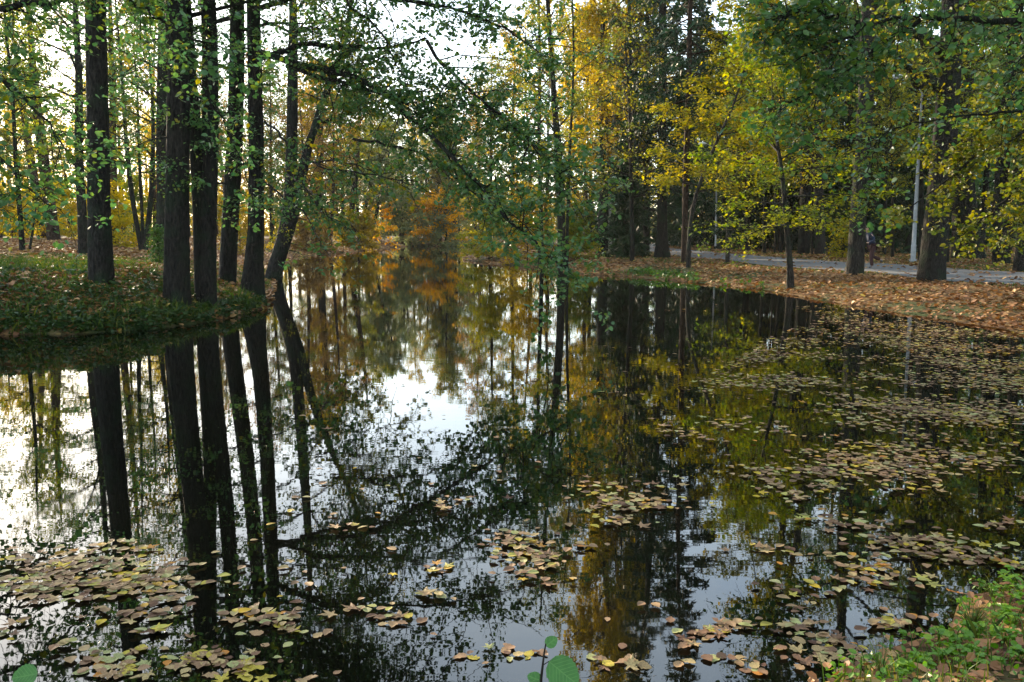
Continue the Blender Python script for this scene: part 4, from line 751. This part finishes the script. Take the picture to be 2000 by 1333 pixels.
ZW = {'a': 'in the big leaf raft at lower left', 'b': 'in the small raft at the bottom left corner', 'c': 'in the loose rafts at bottom, left of centre', 'd': 'adrift on open water in mid pond', 'e': 'round the raft at bottom centre', 'f': 'in the drift right of centre', 'g': 'in the pale patch right of the golden reflection', 'h': 'in the long drifts at lower right', 'i': 'near the weedy bank at lower right', 'r': 'in the dense leaf cover at right'}
CW = [(.16, 'dark brown'), (.38, 'tan'), (.6, 'pinkish beige'), (.75, 'pale green'), (.87, 'olive yellow'), (.97, 'bright yellow'), (1.01, 'orange')]
def fine_leaf(kind, vv, sz, curl, seed):
    r = np.random.default_rng(seed); b = MB()
    if kind:
        V, Fc = maple_template(seed, .16 * curl)
        V = V.copy(); V[:, 2] += curl * .10 * (V[:, 1] ** 2) + .02 * r.standard_normal(len(V))
    else:
        t_ = np.linspace(0, 1, 9); wv = .36 * np.sin(np.pi * t_ ** .72) ** .85; jag = 1 + .07 * np.where(np.arange(9) % 2, 1, -1)
        L_ = np.stack([t_, -wv * jag, curl * .22 * wv + .02 * r.standard_normal(9)], -1); Rr = np.stack([t_, wv * jag, curl * .22 * wv + .02 * r.standard_normal(9)], -1); C_ = np.stack([t_, 0 * t_, -.02 * np.sin(np.pi * t_)], -1)
        V = np.concatenate([L_, C_, Rr]); Fc = [[i, i + 1, 10 + i, 9 + i] for i in range(8)] + [[9 + i, 10 + i, 19 + i, 18 + i] for i in range(8)]
    b.add(V * sz, Fc, vv); 
    st = np.array([[.0 if not kind else .2, 0, 0], [-.2, .03, .02], [-.38, .08, .05]]) * sz; tubes(b, st, [.0012, .001, .0008], 4, vv)
    return b
cache = {}
for i in near_i:
    vq = round(v[i] * 9) / 9; key = (bool(mapl[i]), vq, int(rng.integers(0, 5)))
    if key not in cache: cache[key] = fine_leaf(key[0], vq, 1.0, [.15, .6, -.3, .3, 1.1][key[2]], int(vq * 90) * 5 + key[2]).mesh('leaf_mesh', MATS['litter_wet'])
    o = bpy.data.objects.new('floating_leaf', cache[key]); COL.objects.link(o); o.location = (W[i, 0], W[i, 1], .002 + .012 * rng.uniform()); tl = .14 if rng.uniform() < .22 else .03; o.rotation_euler = (rng.normal(0, tl), rng.normal(0, tl), rng.uniform(0, 6.28)); sz = size[i]; o.scale = (sz, sz * rng.uniform(.85, 1.1), sz)
    cw = next(wd_ for lim, wd_ in CW if vq < lim); tag(o, f"{cw} {'lobed maple' if mapl[i] else 'oval'} leaf floating {ZW[ZN[i]]}", 'leaf', f"{cw} {'maple' if mapl[i] else 'oval'} leaves {ZW[ZN[i]]}")

# leaves lying on the near bank
flat_leaf = [((1880, 1160), 1, 1.0, .105, 'curled orange maple leaf caught upright at the weedy water edge', .07), ((1975, 1275), 1, .9, .14, 'yellow maple leaf on the near bank by the right edge', .02), ((1920, 1305), 0, .2, .11, 'tan oval leaf lying highest on the near bank', .02),
  ((1905, 1225), 1, .12, .13, 'brown maple leaf half hidden in the near bank weeds', .03), ((1870, 1290), 1, .1, .14, 'dark curled maple leaf standing at the foot of the near bank weeds', .05), ((1930, 1195), 0, .3, .09, 'small brown oval leaf among the topmost bank weeds', .03), ((1960, 1325), 1, .15, .15, 'tan maple leaf in the bottom right corner', .02), ((1850, 1322), 1, .12, .12, 'beige maple leaf at the bottom edge of the near bank', .02)]
for k, (p, kd, vv, sz, lab, up) in enumerate(flat_leaf):
    g = ground_hit(*p) if True else None; z = max(zf1(g[0], g[1]), 0) + up
    q = PZ(p[0], p[1], z); o = fine_leaf(kd, vv, sz, 1.3, 300 + k).obj('bank_leaf', MATS['litter_wet']); o.location = q; o.rotation_euler = (rng.normal(0, .25), rng.normal(-.2, .3), rng.uniform(0, 6.28)); tag(o, lab, 'leaf')

# sedge tufts on the near bank
def sedge(p, n, h, lab, seed):
    r = np.random.default_rng(seed); g = ground_hit(*p); g[2] = zf1(g[0], g[1]); b = MB(); a = r.uniform(0, 6.28, n); out = r.uniform(.3, 1.1, n) * h; K = 7; t_ = np.linspace(0, 1, K)
    pts = np.stack([np.cos(a)[:, None] * out[:, None] * t_ ** 1.2, np.sin(a)[:, None] * out[:, None] * t_ ** 1.2, (h * r.uniform(.6, 1.1, n))[:, None] * np.sin(t_ * 2.0)[None] * .9], -1)
    tubes(b, pts, np.full((n, 1), .0022) * (1 - .85 * t_)[None], 3, np.repeat(r.uniform(.2, .9, n), K * 3)); o = b.obj('sedge_tuft', MATS['grass_blades']); o.location = g; tag(o, lab, 'grass tuft')
sedge((1900, 1245), 60, .17, 'arching sedge tuft leaning over the water from the near bank', 1); sedge((1720, 1330), 26, .16, 'short upright grass tuft at the bottom edge by the bank', 2); sedge((1940, 1180), 20, .13, 'thin grass tuft beside the curled orange leaf', 3)
# herb plants on the near bank, one by one
hp_ = [(1800,1318,.10),(1838,1296,.11),(1872,1268,.13),(1905,1258,.12),(1938,1230,.15),(1968,1205,.17),(1990,1180,.20),(1985,1240,.14),(1960,1262,.10),(1765,1328,.07),(1898,1300,.09),(1925,1320,.08),(1990,1300,.08)]
pos_words = ['beside the bottom edge', 'at the very water edge', 'behind the sedge foot', 'right of the arching sedge', 'below the curled orange leaf', 'under the topmost bank plant', 'topmost on the bank', 'at the right edge, half way up', 'among brown leaves in the bank centre', 'lowest and smallest on the bank', 'above the dark curled leaf', 'above the bottom edge among dry leaves', 'beside the yellow maple leaf']
for k, (px, py, h) in enumerate(hp_):
    r = np.random.default_rng(500 + k); g = ground_hit(px, py); g[2] = zf1(g[0], g[1]); h *= .6; b = MB(); ns = 9; a = r.uniform(0, 6.28, ns); ln = h * r.uniform(.6, 1.2, ns); rs = r.uniform(.25, .8, ns) * h
    tip = np.stack([np.cos(a) * rs, np.sin(a) * rs, ln], -1); mid = tip * np.array([.35, .35, .65]); tubes(b, np.stack([np.zeros((ns, 3)), mid, tip], 1), np.full((ns, 3), .0015), 4, .3)
    P = np.repeat(tip, 5, 0); base_a = np.repeat(a, 5); off = np.tile(np.array([-1.9, -1.0, 0, 1.0, 1.9]), ns); D = np.stack([np.cos(base_a + off), np.sin(base_a + off), -.15 + .15 * r.standard_normal(ns * 5)], -1)
    leafs(b, P, D, np.array([0, 0, 1.]) + .25 * r.standard_normal((ns * 5, 3)), r.uniform(.022, .042, ns * 5), T_BR, np.clip(r.normal(.6, .15, ns * 5), 0, .95)); o = b.obj('herb_plant', MATS['leaf_fresh'], smooth=False); o.location = g
    tag(o, 'fresh green ground elder plant ' + pos_words[k], 'plant', 'green herbs on the near bank')

# sapling with big leaves right in front of the camera
flat_mat('big_leaf', (.03, .115, .022), .4, noise=45, c2=(.045, .16, .03), spec=.4)
_m = MATS['big_leaf']; N = _m.node_tree.nodes; L = _m.node_tree.links; pb = N['Principled BSDF']; old = pb.inputs['Base Color'].links[0].from_socket
tc = N.new('ShaderNodeTexCoord'); sx = N.new('ShaderNodeSeparateXYZ'); L.new(tc.outputs['Object'], sx.inputs[0])
def _mt(op, a, b=None):
    q = N.new('ShaderNodeMath'); q.operation = op
    for i_, v_ in enumerate((a, b)):
        if v_ is None: continue
        if isinstance(v_, (int, float)): q.inputs[i_].default_value = v_
        else: L.new(v_, q.inputs[i_])
    return q.outputs[0]
ay = _mt('ABSOLUTE', sx.outputs[1]); ph = _mt('SUBTRACT', sx.outputs[0], _mt('MULTIPLY', ay, .75)); side = _mt('GREATER_THAN', _mt('SINE', _mt('MULTIPLY', ph, 620)), .90)
mid = _mt('LESS_THAN', ay, .0012); vn = _mt('MAXIMUM', side, mid); mx = N.new('ShaderNodeMix'); mx.data_type = 'RGBA'; L.new(_mt('MULTIPLY', vn, .6), mx.inputs[0]); L.new(old, mx.inputs[6]); mx.inputs[7].default_value = (.12, .27, .07, 1); L.new(mx.outputs[2], pb.inputs['Base Color'])
bp = N.new('ShaderNodeBump'); bp.inputs['Strength'].default_value = .5; bp.inputs['Distance'].default_value = .001; bp.invert = True; L.new(vn, bp.inputs['Height']); L.new(bp.outputs[0], pb.inputs['Normal'])
tr = N.new('ShaderNodeBsdfTranslucent'); tr.inputs[0].default_value = (.10, .30, .04, 1); ms = N.new('ShaderNodeMixShader'); ms.inputs[0].default_value = .3; L.new(pb.outputs[0], ms.inputs[1]); L.new(tr.outputs[0], ms.inputs[2]); L.new(ms.outputs[0], N['Material Output'].inputs[0])
def sapling(px0, stem, lvs, label, Y):
    b = MB(); S_ = np.array([P3(x, y, Y) for x, y in stem]); base = S_[0].copy(); g = zf1(base[0], base[1]); S_ = np.vstack([[base[0], base[1], g - .02], S_]); root = empty('sapling', (base[0], base[1], g), label, 'sapling')
    o0 = np.array([base[0], base[1], g]); tubes(b, S_ - o0, np.linspace(.005, .0018, len(S_)), 6); b.obj('stem', MATS['twig'], root)
    for (cx, cy, sz, ang, tilt) in lvs:
        r = np.random.default_rng(int(cx)); m = 16; t_ = np.linspace(0, 1, m); wv = .43 * np.sin(np.pi * t_ ** .8) ** .62; jg = 1 + .045 * np.where(np.arange(m) % 2, 1, -1)
        L_ = np.stack([t_, -wv * jg, .10 * wv + .015 * np.sin(t_ * 30)], -1); Rr = np.stack([t_, wv * jg, .10 * wv + .015 * np.cos(t_ * 30)], -1); C_ = np.stack([t_, 0 * t_, -.04 * t_], -1)
        V = np.concatenate([L_, C_, Rr]) * sz; Fc = [[i, i + 1, m + 1 + i, m + i] for i in range(m - 1)] + [[m + i, m + 1 + i, 2 * m + 1 + i, 2 * m + i] for i in range(m - 1)]
        lb = MB(); lb.add(V, Fc); lo = lb.obj('leaf', MATS['big_leaf'], root); at_ = P3(cx, cy, Y) - o0; lo.location = at_; lo.rotation_euler = (R(62), R(tilt), 0); lo.rotation_mode = 'XYZ'
        from mathutils import Matrix
        lo.matrix_local = Matrix.Translation(Vector(at_)) @ Matrix.Rotation(R(55), 4, 'X') @ Matrix.Rotation(R(ang), 4, 'Z')
        pt = MB(); j = int(np.argmin(np.linalg.norm(S_ - o0 - at_, axis=1))); tubes(pt, np.stack([S_[j] - o0, at_]), [.0012, .0012], 4); pt.obj('leaf_stalk', MATS['twig'], root)
sapling(0, [(1056, 1345), (1057, 1325), (1060, 1300), (1063, 1275), (1066, 1258)], [(1072, 1292, .088, -38, 0), (1066, 1262, .034, 35, 0), (1057, 1330, .036, 160, 0)], 'twiggy sapling with one big green leaf at the bottom centre', 2.05)
sapling(0, [(30, 1380), (32, 1345)], [(74, 1316, .07, 190, 0)], 'lone green leaf on a shoot at the bottom left corner', 2.3)

# ------------------------------------------------------------------ lamp posts
flat_mat('galvanised', (.28, .30, .32), .6, .1, noise=6, c2=(.40, .42, .45)); flat_mat('lamp_glass', (.75, .78, .80), .3, spec=.5)
def lamp(px, py, top, H, rad, label):
    g = ground_hit(px, py); g[2] = zf1(g[0], g[1]); tp = P3(top[0], top[1], g[1]) - g; k = H / tp[2]; tp = tp * k
    root = empty('lamp_post', g, label, 'lamp post', 'lamp posts along the path'); b = MB(); tubes(b, np.stack([tp * q for q in (0, .1, .101, .5, 1)]), [rad * 1.15, rad * 1.15, rad, rad * .8, rad * .5], 16); tubes(b, np.array([[0, 0, 0], [0, 0, .12]]), [rad * 1.7, rad * 1.6], 16); b.obj('pole', MATS['galvanised'], root)
    b = MB(); ts = np.linspace(0, 1, 8); arm = np.stack([tp[0] - 1.0 * ts, np.full(8, tp[1]), tp[2] + .8 * np.sin(ts * 1.4)], -1); tubes(b, arm, np.full(8, rad * .35), 8); b.obj('arm', MATS['galvanised'], root)
    b = MB(); e_ = arm[-1]; hd = np.array([e_ + np.array([q, 0, -.02 - abs(q) * .02]) for q in (.12, .0, -.15, -.4, -.55, -.6)]); tubes(b, hd, [.03, .08, .12, .12, .08, .01], 14); b.obj('lamp_head', MATS['lamp_glass'], root)
lamp(1783, 511, (1800, 200), 8.2, .105, 'grey tapering lamp post beside the massive oak')
lamp(1398, 487, (1400, 330), 8.0, .09, 'grey lamp post past the path under the yellow maple leaves')
lamp(1307, 479.5, (1308, 380), 8.0, .09, 'farthest lamp post at the path bend beside the big spruce')

# ------------------------------------------------------------------ person
def skin(name, verts, edges, radii, mat, parent, root_i=0, sub=2):
    me = bpy.data.meshes.new(name); me.from_pydata(verts, edges, []); me.update(); o = bpy.data.objects.new(name, me); COL.objects.link(o); o.parent = parent; me.materials.append(mat)
    m = o.modifiers.new('skin', 'SKIN'); m.use_smooth_shade = True; o.modifiers.new('sub', 'SUBSURF').levels = sub; o.modifiers['sub'].render_levels = sub
    for i, r in enumerate(radii): me.skin_vertices[0].data[i].radius = (r, r) if not isinstance(r, tuple) else r
    me.skin_vertices[0].data[root_i].use_root = True; return o
flat_mat('skin', (.42, .26, .19), .6); flat_mat('jacket', (.010, .018, .045), .7, noise=9, c2=(.02, .035, .07)); flat_mat('trousers', (.045, .018, .018), .85); flat_mat('shoe', (.12, .12, .13), .6); flat_mat('hair', (.03, .02, .014), .7)
g = ground_hit(1701, 526); g[2] = zf1(g[0], g[1]) + .035
root = empty('person', g, 'person in dark blue jacket and maroon trousers striding left behind the tapering trunk', 'person')
root.location = g
# faces -x ; front foot planted at x=0
V = [(.02, 0, .93), (-.05, 0, 1.12), (-.14, 0, 1.34), (-.19, 0, 1.46), (-.23, 0, 1.53), (-.26, 0, 1.63), (-.27, 0, 1.70),
     (.02, -.09, .90), (-.05, -.09, .50), (.0, -.09, .09), (-.14, -.09, .04), (.02, .09, .90), (.06, .10, .50), (.42, .10, .36), (.50, .10, .26),
     (-.14, -.17, 1.40), (-.02, -.24, 1.16), (-.24, -.22, 1.05), (-.33, -.21, 1.06), (-.14, .17, 1.40), (-.20, .24, 1.13), (-.40, .20, 1.18), (-.48, .19, 1.21)]
E = [(0, 1), (1, 2), (2, 3), (3, 4), (4, 5), (5, 6), (0, 7), (7, 8), (8, 9), (9, 10), (0, 11), (11, 12), (12, 13), (13, 14), (2, 15), (15, 16), (16, 17), (17, 18), (2, 19), (19, 20), (20, 21), (21, 22)]
RD = [.13, .12, .14, .06, .055, .095, .07, .085, .06, .04, .035, .085, .06, .04, .035, .06, .042, .03, .028, .06, .042, .03, .028]
skin('body', V, E, RD, MATS['skin'], root)
J = [0, 1, 2, 3, 15, 16, 17, 19, 20, 21]; je = [(0, 1), (1, 2), (2, 3), (2, 4), (4, 5), (5, 6), (2, 7), (7, 8), (8, 9)]
skin('jacket', [V[i] for i in J], je, [.165, .165, .19, .085, .095, .065, .05, .095, .065, .05], MATS['jacket'], root)
J = [0, 7, 8, 9, 11, 12, 13]; je = [(0, 1), (1, 2), (2, 3), (0, 4), (4, 5), (5, 6)]
skin('trousers', [V[i] for i in J], je, [.15, .11, .085, .07, .11, .085, .07], MATS['trousers'], root)
for a, c in ((9, 10), (13, 14)):
    p, q = np.array(V[a]), np.array(V[c]); skin('shoe', [tuple(p), tuple((p + q) / 2), tuple(q)], [(0, 1), (1, 2)], [.05, .052, .04], MATS['shoe'], root)
skin('hair', [(-.22, 0, 1.62), (-.245, 0, 1.70), (-.27, 0, 1.745)], [(0, 1), (1, 2)], [.085, .105, .08], MATS['hair'], root)

# ------------------------------------------------------------------ thin evening haze over the park
hz = bpy.data.materials.new('haze_air'); hz.use_nodes = True; t = hz.node_tree; t.nodes.clear(); ho = t.nodes.new('ShaderNodeOutputMaterial'); pv = t.nodes.new('ShaderNodeVolumePrincipled')
pv.inputs['Color'].default_value = (.86, .84, .76, 1); pv.inputs['Density'].default_value = .00018; pv.inputs['Anisotropy'].default_value = .2; t.links.new(pv.outputs[0], ho.inputs['Volume'])
b = MB(); x0, x1, y0, y1, z0, z1 = -640, 640, -80, 940, -3, 60
b.add([[x0,y0,z0],[x1,y0,z0],[x1,y1,z0],[x0,y1,z0],[x0,y0,z1],[x1,y0,z1],[x1,y1,z1],[x0,y1,z1]], [[0,3,2,1],[4,5,6,7],[0,1,5,4],[1,2,6,5],[2,3,7,6],[3,0,4,7]])
tag(b.obj('haze', hz, smooth=False), 'thin pale evening haze softening the far wood', 'haze', kind='stuff')
sc.cycles.volume_bounces = 0; sc.cycles.volume_max_steps = 32
